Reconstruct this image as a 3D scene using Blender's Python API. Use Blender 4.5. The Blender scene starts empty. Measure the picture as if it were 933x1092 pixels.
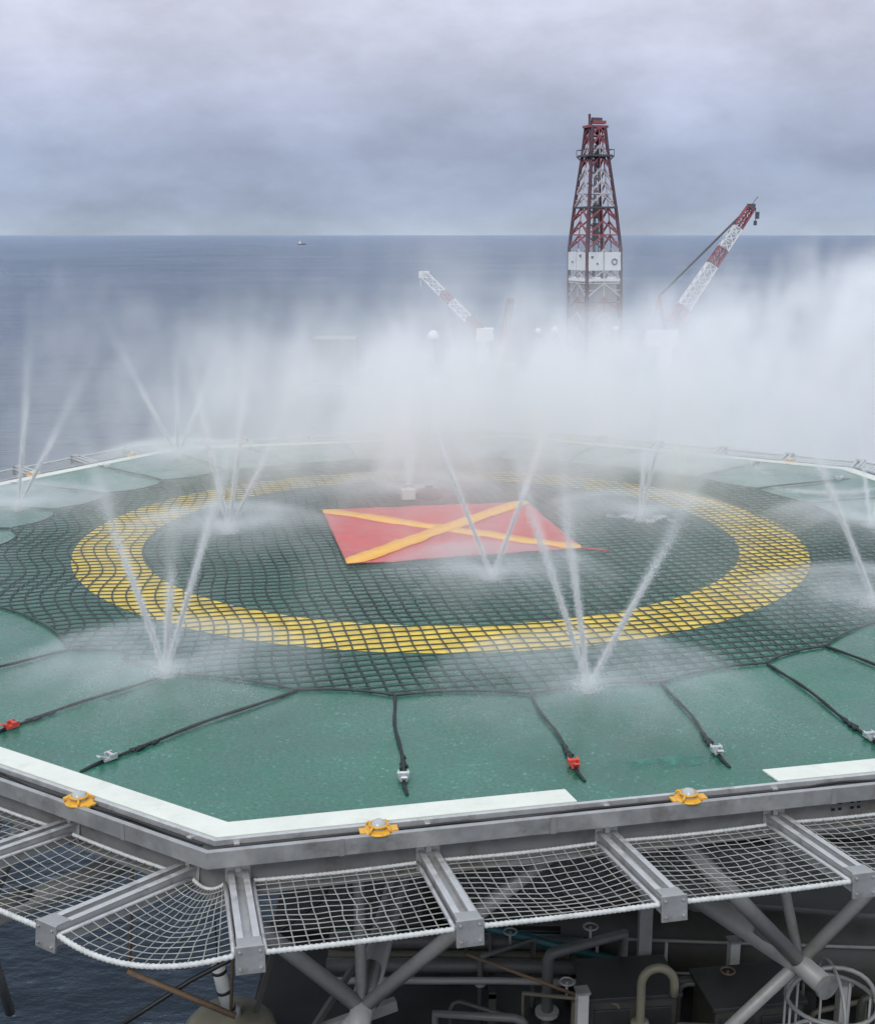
import bpy, math, random
import numpy as np
from mathutils import Vector, Matrix, noise as mnoise
random.seed(7); rng = np.random.default_rng(7)
S = bpy.context.scene; C = S.collection
PI = math.pi; R = math.radians

# ------------------------------------------------------------------ materials
def mat(name, col, rough=.5, metal=0.0, spec=.5, var=0.0, vscale=3.0, bump=0.0, bscale=20.0, rvar=0.0, dirt=None, dirt_amt=0.0, dscale=1.2):
    m = bpy.data.materials.new(name); m.use_nodes = True
    nt = m.node_tree; N = nt.nodes; L = nt.links
    b = N['Principled BSDF']
    b.inputs['Base Color'].default_value = (*col, 1); b.inputs['Roughness'].default_value = rough
    b.inputs['Metallic'].default_value = metal; b.inputs['Specular IOR Level'].default_value = spec
    tc = N.new('ShaderNodeTexCoord')
    last = None
    if var > 0:
        n = N.new('ShaderNodeTexNoise'); n.inputs['Scale'].default_value = vscale; n.inputs['Detail'].default_value = 6
        n.inputs['Roughness'].default_value = .65
        L.new(tc.outputs['Object'], n.inputs['Vector'])
        r = N.new('ShaderNodeMapRange'); r.inputs[1].default_value = .3; r.inputs[2].default_value = .7
        r.inputs[3].default_value = 1 - var; r.inputs[4].default_value = 1 + var
        L.new(n.outputs['Fac'], r.inputs[0])
        v = N.new('ShaderNodeVectorMath'); v.operation = 'SCALE'; v.inputs[0].default_value = col
        L.new(r.outputs[0], v.inputs['Scale']); last = v.outputs[0]
        if rvar > 0:
            q = N.new('ShaderNodeMapRange'); q.inputs[1].default_value = .3; q.inputs[2].default_value = .7
            q.inputs[3].default_value = max(.04, rough - rvar); q.inputs[4].default_value = min(1, rough + rvar)
            L.new(n.outputs['Fac'], q.inputs[0]); L.new(q.outputs[0], b.inputs['Roughness'])
    if dirt:
        n2 = N.new('ShaderNodeTexNoise'); n2.inputs['Scale'].default_value = dscale; n2.inputs['Detail'].default_value = 8
        n2.inputs['Roughness'].default_value = .7
        L.new(tc.outputs['Object'], n2.inputs['Vector'])
        r2 = N.new('ShaderNodeMapRange'); r2.inputs[1].default_value = .52; r2.inputs[2].default_value = .68
        r2.inputs[3].default_value = 0; r2.inputs[4].default_value = dirt_amt
        L.new(n2.outputs['Fac'], r2.inputs[0])
        mx = N.new('ShaderNodeMix'); mx.data_type = 'RGBA'
        L.new(r2.outputs[0], mx.inputs[0])
        if last: L.new(last, mx.inputs[6])
        else: mx.inputs[6].default_value = (*col, 1)
        mx.inputs[7].default_value = (*dirt, 1); last = mx.outputs[2]
    if last: L.new(last, b.inputs['Base Color'])
    if bump > 0:
        n3 = N.new('ShaderNodeTexNoise'); n3.inputs['Scale'].default_value = bscale; n3.inputs['Detail'].default_value = 4
        L.new(tc.outputs['Object'], n3.inputs['Vector'])
        bp = N.new('ShaderNodeBump'); bp.inputs['Strength'].default_value = bump; bp.inputs['Distance'].default_value = .01
        L.new(n3.outputs['Fac'], bp.inputs['Height']); L.new(bp.outputs[0], b.inputs['Normal'])
    return m

M = {}
M['white_paint'] = mat('white_paint', (.66,.68,.60), .45, var=.06, vscale=2.5, dirt=(.45,.46,.40), dirt_amt=.35, dscale=4, bump=.2, bscale=40)
M['galv'] = mat('galvanised_steel', (.37,.37,.36), .42, .55, var=.16, vscale=5, rvar=.1, dirt=(.20,.17,.14), dirt_amt=.6, dscale=3.2, bump=.2, bscale=14)
M['galv_light'] = mat('bright_aluminium', (.52,.52,.51), .4, .45, var=.12, vscale=6, rvar=.1, dirt=(.23,.21,.19), dirt_amt=.6, dscale=5, bump=.15, bscale=18)
M['fascia'] = mat('grey_fascia_paint', (.25,.25,.245), .5, .2, var=.12, vscale=3, dirt=(.13,.10,.075), dirt_amt=.6, dscale=2.4, bump=.2, bscale=8)
M['gutter'] = mat('dark_gutter', (.03,.032,.033), .4, var=.3, vscale=6)
M['rope_dark'] = mat('dark_net_rope', (.032,.050,.048), .75, var=.3, vscale=30)
M['rope_edge'] = mat('dark_edge_rope', (.014,.02,.02), .7, var=.3, vscale=30)
M['strap'] = mat('black_strap_webbing', (.012,.018,.018), .7, var=.3, vscale=30)
M['rope_white'] = mat('white_safety_rope', (.52,.53,.51), .8, var=.18, vscale=20, dirt=(.25,.25,.22), dirt_amt=.5, dscale=6)
M['rope_net'] = mat('pale_net_twine', (.31,.31,.285), .8, var=.3, vscale=9, dirt=(.14,.135,.11), dirt_amt=.7, dscale=2.2)
M['yellow'] = mat('yellow_paint', (.84,.60,.07), .36, var=.18, vscale=2.2, rvar=.15, dirt=(.25,.16,.03), dirt_amt=.55, dscale=1.6, bump=.25, bscale=30)
M['red_cloth'] = mat('red_cloth', (.52,.075,.07), .45, var=.14, vscale=3, rvar=.15, dirt=(.33,.04,.045), dirt_amt=.6, dscale=1.8, bump=.5, bscale=9)
M['orange_tape'] = mat('yellow_cross_tape', (.80,.42,.06), .55, var=.08, vscale=5)
M['lamp_yellow'] = mat('yellow_lamp_base', (.70,.36,.03), .35, var=.15, vscale=12, dirt=(.25,.12,.02), dirt_amt=.5, dscale=14)
M['buckle'] = mat('steel_buckle', (.55,.57,.57), .35, .5, var=.15, vscale=20)
M['buckle_red'] = mat('red_buckle', (.55,.07,.05), .45, var=.15, vscale=20)
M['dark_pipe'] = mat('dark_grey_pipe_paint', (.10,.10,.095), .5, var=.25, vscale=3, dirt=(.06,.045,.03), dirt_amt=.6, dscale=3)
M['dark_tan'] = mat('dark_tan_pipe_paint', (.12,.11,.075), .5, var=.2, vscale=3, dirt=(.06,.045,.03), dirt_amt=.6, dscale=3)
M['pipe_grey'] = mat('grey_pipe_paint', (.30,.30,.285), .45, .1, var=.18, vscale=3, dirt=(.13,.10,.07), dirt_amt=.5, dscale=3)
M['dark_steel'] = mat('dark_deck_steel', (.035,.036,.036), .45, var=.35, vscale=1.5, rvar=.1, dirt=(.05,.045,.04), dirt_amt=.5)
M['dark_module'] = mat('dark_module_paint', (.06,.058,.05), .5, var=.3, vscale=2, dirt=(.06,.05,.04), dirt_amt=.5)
M['black'] = mat('black_rubber', (.01,.01,.01), .5, var=.2)
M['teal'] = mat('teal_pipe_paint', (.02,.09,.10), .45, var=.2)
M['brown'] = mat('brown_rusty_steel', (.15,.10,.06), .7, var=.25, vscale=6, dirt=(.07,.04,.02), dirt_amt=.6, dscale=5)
M['orange_rust'] = mat('orange_primer', (.30,.10,.03), .6, var=.25, vscale=5)
M['tan'] = mat('tan_tank_paint', (.19,.175,.125), .5, var=.15, vscale=3)
M['pale_post'] = mat('pale_grey_post', (.48,.48,.45), .55, var=.12, vscale=5, dirt=(.2,.19,.17), dirt_amt=.5, dscale=5)
M['rig_hazed_red'] = mat('rig_hazed_red_paint', (.30,.085,.10), .6, var=.2, vscale=.6)  # red made paler, with the distance haze put into the colour
M['rig_darkred'] = mat('rig_dark_red_paint', (.085,.04,.055), .6, var=.25, vscale=.6)
M['rig_white'] = mat('rig_white_paint', (.74,.75,.76), .55, var=.06, vscale=.5, dirt=(.45,.44,.42), dirt_amt=.35, dscale=.6)
M['rig_grey'] = mat('rig_grey_paint', (.22,.22,.24), .6, var=.2, vscale=.5)
M['rig_dark'] = mat('rig_dark_steel', (.085,.08,.09), .6, var=.2, vscale=.5)
M['rig_hull'] = mat('rig_hull_paint', (.17,.19,.20), .6, var=.25, vscale=.15)
M['rig_pale'] = mat('rig_pale_pink_paint', (.50,.45,.47), .6, var=.2, vscale=.6)
M['rig_mark'] = mat('rig_dark_emblem', (.12,.13,.16), .6, var=.1)
M['nozzle'] = mat('nozzle_brass_steel', (.35,.34,.30), .35, .7, var=.1)

def glass(name, col, alpha=.5):
    m = mat(name, col, .15); b = m.node_tree.nodes['Principled BSDF']
    b.inputs['Transmission Weight'].default_value = alpha; return m
M['dome_glass'] = glass('clear_dome_glass', (.80,.84,.84), .5)

def water_drop_mat():
    m = bpy.data.materials.new('white_spray_water'); m.use_nodes = True
    nt = m.node_tree; N = nt.nodes; L = nt.links; N.clear()
    o = N.new('ShaderNodeOutputMaterial'); a = N.new('ShaderNodeBsdfDiffuse'); t = N.new('ShaderNodeBsdfTranslucent')
    a.inputs[0].default_value = (1,1,1,1); t.inputs[0].default_value = (1,1,1,1)
    x = N.new('ShaderNodeMixShader'); x.inputs[0].default_value = .5
    L.new(a.outputs[0], x.inputs[1]); L.new(t.outputs[0], x.inputs[2])
    g = N.new('ShaderNodeBsdfTransparent'); y = N.new('ShaderNodeMixShader'); y.inputs[0].default_value = .25
    L.new(x.outputs[0], y.inputs[1]); L.new(g.outputs[0], y.inputs[2]); L.new(y.outputs[0], o.inputs[0])
    return m
M['drops'] = water_drop_mat()

def deck_mat():
    m = mat('green_deck_paint', (.027,.122,.083), .34)
    nt = m.node_tree; N = nt.nodes; L = nt.links; b = N['Principled BSDF']
    tc = N.new('ShaderNodeTexCoord')
    def nz(scale, detail, rough=.6):
        n = N.new('ShaderNodeTexNoise'); n.inputs['Scale'].default_value = scale; n.inputs['Detail'].default_value = detail
        n.inputs['Roughness'].default_value = rough; L.new(tc.outputs['Object'], n.inputs['Vector']); return n.outputs['Fac']
    def mr(s, a, b_, c, d):
        r = N.new('ShaderNodeMapRange'); r.inputs[1].default_value=a; r.inputs[2].default_value=b_; r.inputs[3].default_value=c; r.inputs[4].default_value=d
        L.new(s, r.inputs[0]); return r.outputs[0]
    def mul(a, b_):
        q = N.new('ShaderNodeMath'); q.operation='MULTIPLY'; L.new(a, q.inputs[0]); L.new(b_, q.inputs[1]); return q.outputs[0]
    big = nz(.35, 5); mid = nz(2.2, 6, .7); fine = nz(26, 3, .7)
    k = mul(mr(big,.3,.7,.78,1.22), mul(mr(mid,.3,.7,.85,1.15), mr(fine,.3,.7,.66,1.34)))
    v = N.new('ShaderNodeVectorMath'); v.operation='SCALE'; v.inputs[0].default_value=(.027,.122,.083); L.new(k, v.inputs['Scale'])
    # small pale flecks of foam lying on the wet paint
    vo = N.new('ShaderNodeTexVoronoi'); vo.inputs['Scale'].default_value = 13; L.new(tc.outputs['Object'], vo.inputs['Vector'])
    fl = mul(mr(vo.outputs['Distance'], .10, .26, 1, 0), mr(mid, .44, .60, 0, .6))
    mx = N.new('ShaderNodeMix'); mx.data_type='RGBA'; L.new(fl, mx.inputs[0]); L.new(v.outputs[0], mx.inputs[6]); mx.inputs[7].default_value=(.22,.36,.32,1)
    L.new(mx.outputs[2], b.inputs['Base Color'])
    wet=nz(.55,5,.6); L.new(mul(mr(wet,.40,.60,.28,1.0),mr(mid,.3,.7,.22,.50)), b.inputs['Roughness']); b.inputs['Specular IOR Level'].default_value=.5
    bp = N.new('ShaderNodeBump'); bp.inputs['Strength'].default_value=.30; bp.inputs['Distance'].default_value=.012
    L.new(fine, bp.inputs['Height']); L.new(bp.outputs[0], b.inputs['Normal'])
    return m
M['deck'] = deck_mat()
M['deck_bright'] = mat('bright_green_paint', (.03,.20,.14), .3, var=.2, vscale=6)
def _patch():
    m=M['deck_bright']; nt=m.node_tree; N=nt.nodes; L=nt.links; o=[x for x in N if x.type=='OUTPUT_MATERIAL'][0]; b=N['Principled BSDF']
    tc=N.new('ShaderNodeTexCoord'); n=N.new('ShaderNodeTexNoise'); n.inputs['Scale'].default_value=5; n.inputs['Detail'].default_value=6; L.new(tc.outputs['Object'],n.inputs['Vector'])
    r=N.new('ShaderNodeMapRange'); r.inputs[1].default_value=.40; r.inputs[2].default_value=.66; r.inputs[3].default_value=0; r.inputs[4].default_value=.85; L.new(n.outputs['Fac'],r.inputs[0])
    L.new(r.outputs[0],b.inputs['Alpha'])
_patch()

def sea_mat():
    m = mat('sea_water', (.012,.0195,.026), .14)
    nt = m.node_tree; N = nt.nodes; L = nt.links; b = N['Principled BSDF']
    b.inputs['IOR'].default_value = 1.22; b.inputs['Specular IOR Level'].default_value=.24; b.inputs['Specular Tint'].default_value=(.60,.79,1.0,1)
    tc = N.new('ShaderNodeTexCoord')
    mp = N.new('ShaderNodeMapping'); mp.inputs['Rotation'].default_value=(0,0,R(12)); mp.inputs['Scale'].default_value=(.6,1.0,1)
    L.new(tc.outputs['Object'], mp.inputs['Vector'])
    def nz(scale, d):
        n = N.new('ShaderNodeTexNoise'); n.inputs['Scale'].default_value=scale; n.inputs['Detail'].default_value=d; n.inputs['Roughness'].default_value=.6
        L.new(mp.outputs[0], n.inputs['Vector']); return n.outputs['Fac']
    b1 = N.new('ShaderNodeBump'); b1.inputs['Strength'].default_value=1; b1.inputs['Distance'].default_value=2.4; L.new(nz(.055,5), b1.inputs['Height'])
    b2 = N.new('ShaderNodeBump'); b2.inputs['Strength'].default_value=1; b2.inputs['Distance'].default_value=.55; L.new(nz(.45,5), b2.inputs['Height']); L.new(b1.outputs[0], b2.inputs['Normal'])
    # water body (diffuse) under a Fresnel-weighted reflection that takes on the slate blue of the sea
    N.remove(b); out=[x for x in N if x.type=='OUTPUT_MATERIAL'][0]
    df=N.new('ShaderNodeBsdfDiffuse'); df.inputs[0].default_value=(.012,.018,.024,1); gl=N.new('ShaderNodeBsdfGlossy'); gl.inputs[0].default_value=(.70,.79,.90,1)
    fr=N.new('ShaderNodeFresnel'); fr.inputs['IOR'].default_value=1.24; ms=N.new('ShaderNodeMixShader')
    L.new(b2.outputs[0],fr.inputs['Normal']); L.new(b2.outputs[0],gl.inputs['Normal']); L.new(b2.outputs[0],df.inputs['Normal'])
    L.new(fr.outputs[0],ms.inputs[0]); L.new(df.outputs[0],ms.inputs[1]); L.new(gl.outputs[0],ms.inputs[2]); L.new(ms.outputs[0],out.inputs['Surface'])
    # wind-roughened and slick patches
    r_=N.new('ShaderNodeMapRange'); r_.inputs[1].default_value=.35; r_.inputs[2].default_value=.65; r_.inputs[3].default_value=.11; r_.inputs[4].default_value=.19; L.new(nz(.006,4), r_.inputs[0]); L.new(r_.outputs[0], gl.inputs['Roughness'])
    return m
M['sea'] = sea_mat()

# ------------------------------------------------------------------ mesh helpers
class MB:
    def __init__(s): s.v=[]; s.f=[]
    def add(s, vs, fs):
        n=len(s.v); s.v+= [tuple(p) for p in vs]; s.f += [tuple(i+n for i in f) for f in fs]
    def box(s, c, d, rz=0, M4=None):
        hx,hy,hz = d[0]/2,d[1]/2,d[2]/2
        vs=[Vector((x,y,z)) for z in (-hz,hz) for y in (-hy,hy) for x in (-hx,hx)]
        if M4 is not None: vs=[M4@v for v in vs]
        elif rz: 
            q=Matrix.Rotation(rz,3,'Z'); vs=[q@v for v in vs]
        vs=[v+Vector(c) for v in vs]
        s.add(vs,[(0,2,3,1),(4,5,7,6),(0,1,5,4),(2,6,7,3),(0,4,6,2),(1,3,7,5)])
    def bar(s, a, b, w, h=None):
        a=Vector(a); b=Vector(b); h=h or w; d=(b-a)
        if d.length<1e-6: return
        z=d.normalized(); up=Vector((0,0,1)) if abs(z.z)<.98 else Vector((1,0,0))
        x=up.cross(z).normalized(); y=z.cross(x)
        vs=[p+x*sx*w/2+y*sy*h/2 for p in (a,b) for sx,sy in ((-1,-1),(1,-1),(1,1),(-1,1))]
        s.add(vs,[(3,2,1,0),(4,5,6,7),(0,1,5,4),(1,2,6,5),(2,3,7,6),(3,0,4,7)])
    def tube(s, pts, r, n=6, cap=True, closed=False):
        pts=[Vector(p) for p in pts]; k=len(pts)
        rr = r if hasattr(r,'__len__') else [r]*k
        base=len(s.v); prev=None
        for i,p in enumerate(pts):
            a=pts[i-1] if (i>0 or closed) else p; b=pts[(i+1)%k] if (i<k-1 or closed) else p
            t=(b-a); t = t.normalized() if t.length>1e-9 else Vector((0,0,1))
            if prev is None:
                up=Vector((0,0,1)) if abs(t.z)<.95 else Vector((1,0,0)); x=up.cross(t).normalized()
            else:
                x=(prev-t*prev.dot(t)); x = x.normalized() if x.length>1e-6 else Vector((0,0,1)).cross(t).normalized()
            prev=x; y=t.cross(x)
            for j in range(n):
                an=2*PI*j/n; s.v.append(tuple(p+(x*math.cos(an)+y*math.sin(an))*rr[i]))
        m = k if closed else k-1
        for i in range(m):
            for j in range(n):
                i2=(i+1)%k
                s.f.append((base+i*n+j, base+i*n+(j+1)%n, base+i2*n+(j+1)%n, base+i2*n+j))
        if cap and not closed:
            s.f.append(tuple(base+j for j in range(n))[::-1]); s.f.append(tuple(base+(k-1)*n+j for j in range(n)))
    def lathe(s, c, prof, n=20):
        c=Vector(c); base=len(s.v)
        for r,z in prof:
            for j in range(n): s.v.append(tuple(c+Vector((r*math.cos(2*PI*j/n), r*math.sin(2*PI*j/n), z))))
        for i in range(len(prof)-1):
            for j in range(n): s.f.append((base+i*n+j, base+i*n+(j+1)%n, base+(i+1)*n+(j+1)%n, base+(i+1)*n+j))
        s.f.append(tuple(base+j for j in range(n))[::-1]); s.f.append(tuple(base+(len(prof)-1)*n+j for j in range(n)))
    def prism(s, pts, z0, z1):
        n=len(pts); vs=[(x,y,z0) for x,y in pts]+[(x,y,z1) for x,y in pts]
        s.add(vs,[tuple(range(n))[::-1],tuple(range(n,2*n))]+[(i,(i+1)%n,n+(i+1)%n,n+i) for i in range(n)])
    def build(s, name, m, parent=None, smooth=False, bevel=0):
        me=bpy.data.meshes.new(name); me.from_pydata(s.v,[],s.f); me.update()
        o=bpy.data.objects.new(name,me); C.objects.link(o); me.materials.append(m)
        if smooth: me.polygons.foreach_set('use_smooth',[True]*len(me.polygons))
        if parent: o.parent=parent
        if bevel:
            b=o.modifiers.new('Bevel','BEVEL'); b.width=bevel; b.segments=2; b.limit_method='ANGLE'
        return o
def tag(o, label=None, cat=None, group=None, kind=None):
    if label: o['label']=label
    if cat: o['category']=cat
    if group: o['group']=group
    if kind: o['kind']=kind
    return o
def thing(name, label, cat, loc=(0,0,0), rz=0, group=None):
    o=bpy.data.objects.new(name,None); C.objects.link(o); o.location=loc; o.rotation_euler=(0,0,rz)
    return tag(o,label,cat,group)
def copy_tree(o, loc=None, rz=None, label=None):
    def rec(a, parent):
        c=a.copy(); C.objects.link(c)
        if parent: c.parent=parent
        for ch in a.children: rec(ch,c)
        return c
    c=rec(o,None)
    if loc is not None: c.location=loc
    if rz is not None: c.rotation_euler=(0,0,rz)
    if label: c['label']=label
    return c
def drops_mesh(P, D, L, W, name, parent, m=None):
    """P (n,3) positions, D (n,3) unit directions, L length, W width arrays: one small elongated water drop each"""
    n=len(P); up=np.tile([.31,.52,.79],(n,1)); x=np.cross(D,up); x/=np.linalg.norm(x,axis=1)[:,None]+1e-9; y=np.cross(D,x)
    L=L[:,None]; W=W[:,None]
    v=np.empty((n,5,3)); v[:,0]=P-D*L/2; v[:,4]=P+D*L/2
    for j in range(3):
        a=2*PI*j/3; v[:,1+j]=P+(x*math.cos(a)+y*math.sin(a))*W/2
    tri=np.array([[0,2,1],[0,3,2],[0,1,3],[4,1,2],[4,2,3],[4,3,1]])
    f=(tri[None]+5*np.arange(n)[:,None,None]).reshape(-1,3)
    me=bpy.data.meshes.new(name); me.vertices.add(n*5); me.vertices.foreach_set('co',v.reshape(-1).astype(np.float32))
    nf=len(f); me.loops.add(nf*3); me.loops.foreach_set('vertex_index',f.reshape(-1).astype(np.int32))
    me.polygons.add(nf); me.polygons.foreach_set('loop_start',(np.arange(nf)*3).astype(np.int32))
    me.update(calc_edges=True); me.validate()
    o=bpy.data.objects.new(name,me); C.objects.link(o); me.materials.append(m or M['drops'])
    if parent: o.parent=parent
    return o

# ------------------------------------------------------------------ octagon frame
A0 = R(-77.6)                                   # outward azimuth of the near edge
def side(k): return A0 + k*PI/4
def on_side(k, s, ap, z=0.0):
    n=side(k); nx,ny=math.cos(n),math.sin(n); ex,ey=-ny,nx
    return Vector((nx*ap+ex*s, ny*ap+ey*s, z))
T8 = math.tan(PI/8)
def octv(ap, k, z=0.0): return on_side(k, ap*T8, ap, z)   # vertex between side k and k+1
def oct_pts(ap): return [tuple(octv(ap,k)[:2]) for k in range(8)]
def oct_ring(mb, a0, a1, z0, z1, sides=range(8)):
    for k in sides:
        p=[on_side(k,-a0*T8,a0),on_side(k,a0*T8,a0),on_side(k,a1*T8,a1),on_side(k,-a1*T8,a1)]
        mb.add([(q.x,q.y,z) for z in (z0,z1) for q in p],[(0,1,2,3),(7,6,5,4),(1,0,4,5),(3,2,6,7)])

# ------------------------------------------------------------------ helideck
hd = thing('helideck','green octagonal helicopter deck with yellow landing circle and white edge band','helideck',(0,0,0))
mb=MB(); mb.prism(oct_pts(10.258),-.46,0.0); mb.build('deck_plate',M['deck'],hd)
# touchdown circle, a painted annulus
mb=MB(); n=160; vs=[]; fs=[]
for i in range(n):
    a=2*PI*i/n
    w1=6.1+.012*mnoise.noise(Vector((math.cos(a)*9,math.sin(a)*9,0))); w0=5.0+.012*mnoise.noise(Vector((math.cos(a)*9,math.sin(a)*9,3)))
    vs += [(w0*math.cos(a),w0*math.sin(a),.004),(w1*math.cos(a),w1*math.sin(a),.004)]
    j=(i+1)%n; fs.append((2*i,2*i+1,2*j+1,2*j))
mb.add(vs,fs); mb.build('landing_circle',M['yellow'],hd)
# white edge band: broad flat bars with a gap on the near edge
def band(k, s0, s1, c0=None, c1=None):
    i,o=9.985,10.25
    def lim(s,ap,corner): return (ap*T8 if s>0 else -ap*T8) if corner else s
    p=[on_side(k,lim(s0,i,c0),i),on_side(k,lim(s1,i,c1),i),on_side(k,lim(s1,o,c1) if c1 else s1+.03,o),on_side(k,lim(s0,o,c0) if c0 else s0+.03,o)]
    mb=MB(); mb.add([(q.x,q.y,z) for z in (.001,.016) for q in p],[(3,2,1,0),(4,5,6,7),(0,1,5,4),(1,2,6,5),(2,3,7,6),(3,0,4,7)]); mb.build('white_edge_band',M['white_paint'],hd)
for k in range(8):
    if k==0: band(0,-4,-1.03,True,False); band(0,.97,4,False,True)
    else: band(k,-4,4,True,True)
mb=MB(); q=[on_side(0,-.25,9.50),on_side(0,.2,9.47),on_side(0,.62,9.53),on_side(0,.72,9.66),on_side(0,.3,9.74),on_side(0,-.3,9.72)]
mb.add([(p.x,p.y,.004) for p in q],[tuple(range(6))[::-1]]) ; mb.build('bright_green_patch',M['deck_bright'],hd)
mb=MB(); oct_ring(mb,10.262,10.305,-.44,.010); mb.build('rim',M['galv_light'],hd)
mb=MB(); oct_ring(mb,10.308,10.437,-.10,-.035); mb.build('gutter_floor',M['gutter'],hd)
mb=MB(); oct_ring(mb,10.44,10.49,-.155,.005); oct_ring(mb,10.40,10.438,-.155,-.125); mb.build('gutter_wall',M['galv'],hd,bevel=.006)
# gutter joints and small bolts on the wall, each run
for k in range(8):
    for s in (-3.2,-1.3,1.45,3.35):
        mb=MB(); p=on_side(k,s,10.493); mb.box((p.x,p.y,-.075),(.05,.006,.16),side(k)+PI/2); mb.build('gutter_joint',M['fascia'],hd)
mb=MB(); oct_ring(mb,10.307,10.325,-.46,-.158); oct_ring(mb,10.326,10.40,-.475,-.445); mb.build('fascia_plate',M['fascia'],hd)
mb=MB()
for (s,z) in [(1.55,-.24),(1.62,-.24),(1.55,-.30),(1.62,-.30),(1.75,-.24),(1.82,-.24),(1.75,-.30),(1.82,-.30)]:
    p=on_side(0,s,10.327); mb.box((p.x,p.y,z),(.035,.008,.025),side(0)+PI/2)
mb.build('bolt_slots',M['black'],hd)
# black cable lying in the gutter
mb=MB()
for k in range(8):
    pts=[]
    for i in range(40):
        s=-4.2+8.4*i/39; pts.append(on_side(k,s,10.38+.018*math.sin(s*3+k)+.01*math.sin(s*7),-.016+.006*math.sin(s*5)))
    mb.tube(pts,.013,6)
mb.build('cable',M['black'],hd)
# joists below
mb=MB()
for i in range(-4,5):
    x=i*2.2; h=math.sqrt(max(0,9.6**2-x*x)); 
    mb.bar((x,-h,-.56),(x,h,-.56),.12,.2)
mb.build('deck_joist',M['dark_steel'],hd)

# outrigger beams: double channel arms with a square end plate
SB=[-4.08,-2.41,-.74,.93,2.50,4.00]
ZB=-.36
def make_beam():
    b=MB()
    # local frame: x along outward, y across
    for y in (-.062,.062):
        b.box((.78,y,0),(1.56,.030,.17))           # webs
    for y in (-.062,.062):
        b.box((.78,y,.0875),(1.56,.055,.012)); 
    b.box((.78,0,.02),(1.54,.094,.012))            # recessed tray between the webs
    b.box((.03,0,.215),(.05,.05,.26)); b.box((.012,0,.0),(.014,.22,.26))
    return b
def make_end():
    b=MB(); b.box((1.572,0,-.005),(.022,.22,.215)); b.box((1.49,0,.098),(.145,.19,.010))
    for y in (-.075,.075):
        for z in (-.07,.06): b.tube([(1.58,y,z),(1.597,y,z)],.014,6)
    return b
beam_me=None; end_me=None
for k in range(8):
    for i,s in enumerate(SB):
        p=on_side(k,s,10.33,ZB)
        if beam_me is None:
            o=make_beam().build('outrigger_beam',M['galv_light'],hd,bevel=.005); beam_me=o
        else:
            o=beam_me.copy(); C.objects.link(o); o.parent=hd
        o.location=p; o.rotation_euler=(0,R(-7.5),side(k))
        if end_me is None: end_me=make_end().build('end_plate',M['galv'],o,bevel=.004)
        else:
            e_=end_me.copy(); C.objects.link(e_); e_.parent=o

# ------------------------------------------------------------------ safety nets between the outriggers
def net_panel(corner=False, s0=0, s1=0, seed=0):
    """vertices in the frame of side 0's outward x / along y, origin at ap=10.33, z=ZB"""
    r_=random.Random(seed)
    g=.115
    if not corner:
        A=Vector((.10,s0+g,.03)); B=Vector((.10,s1-g,.03)); Cc=Vector((1.54,s1-g,.235)); D=Vector((1.54,s0+g,.235)); bul_o=0.0; bul_i=0.0
    ins=lambda u,v:None
    def P(u,v):     # u along, v outward
        if not corner:
            p=(A*(1-u)+B*u)*(1-v)+(D*(1-u)+Cc*u)*v
            e=-.012*math.sin(PI*u) if v<.5 else -.008*math.sin(PI*u)
        else:
            a=A*(1-u)**2+Ai*2*u*(1-u)+B*u*u; d=D*(1-u)**2+Do*2*u*(1-u)+Cc*u*u
            p=a*(1-v)+d*v; e=-.012*math.sin(PI*u)
        sag=-.06*math.sin(PI*u**(1+.3*r1))*math.sin(PI*v)*(1.0+.6*r0)
        w=Vector((mnoise.noise(Vector((u*5,v*5,seed*3.1))),mnoise.noise(Vector((u*5,v*5,seed*3.1+9))),.5*mnoise.noise(Vector((u*3,v*3,seed*1.7)))))*.034*math.sin(PI*u)*math.sin(PI*v)
        return p+w+Vector((0,0,sag+e*(1 if (v in (0,1)) else 0)))
    r0=r_.uniform(-1,1); r1=r_.uniform(-1,1)
    if corner:
        q=Matrix.Rotation(PI/4,3,'Z'); off=10.33
        def other(x,y,z): # point in next side's frame -> this frame
            w=q@Vector((x+off,y,0)); return Vector((w.x-off,w.y,z))
        A=Vector((.10,s0+g,.03)); D=Vector((1.54,s0+g,.235))
        B=other(.10,s1-g,.03); Cc=other(1.54,s1-g,.235)
        Ai=Vector((.16,10.49*T8,-.02)); Do=Vector((1.66,11.95*T8,.19))
    le=(A-B).length if not corner else (D-Cc).length
    nu=max(6,round(le/.108)); nv=13
    tw=MB()
    for i in range(1,nu):
        u=i/nu; tw.tube([P(u,j/12) for j in range(13)],.0047,4,cap=False)
    for j in range(1,nv):
        v=j/nv; tw.tube([P(i/(nu*1),v) for i in range(nu+1)],.0047,4,cap=False)
    ro=MB()
    nn=36
    def rope(f, r=.017):
        nonlocal ro
        # lumpy laid rope with lashing turns
        pts=[]; rr=[]
        for i in range(nn*2+1):
            pts.append(f(i/(nn*2))); rr.append(r*(1.0+(.22 if i%2 else -.08)))
        ro.tube(pts,rr,7)
    rope(lambda t:P(t,0)); ro1=ro; ro=MB(); rope(lambda t:P(t,1),.020); ro=(ro1,ro)
    fr=MB()
    fr.tube([P(0,j/6) for j in range(7)],.020,8); fr2=MB(); fr2.tube([P(1,j/6) for j in range(7)],.020,8); fr=(fr,fr2)
    return tw,ro,fr
side_names=['near edge','near right edge','right edge','far right edge','far edge','far left edge','left edge','near left edge']
ordn=['first','second','third','fourth','fifth']
protos={}
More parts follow.
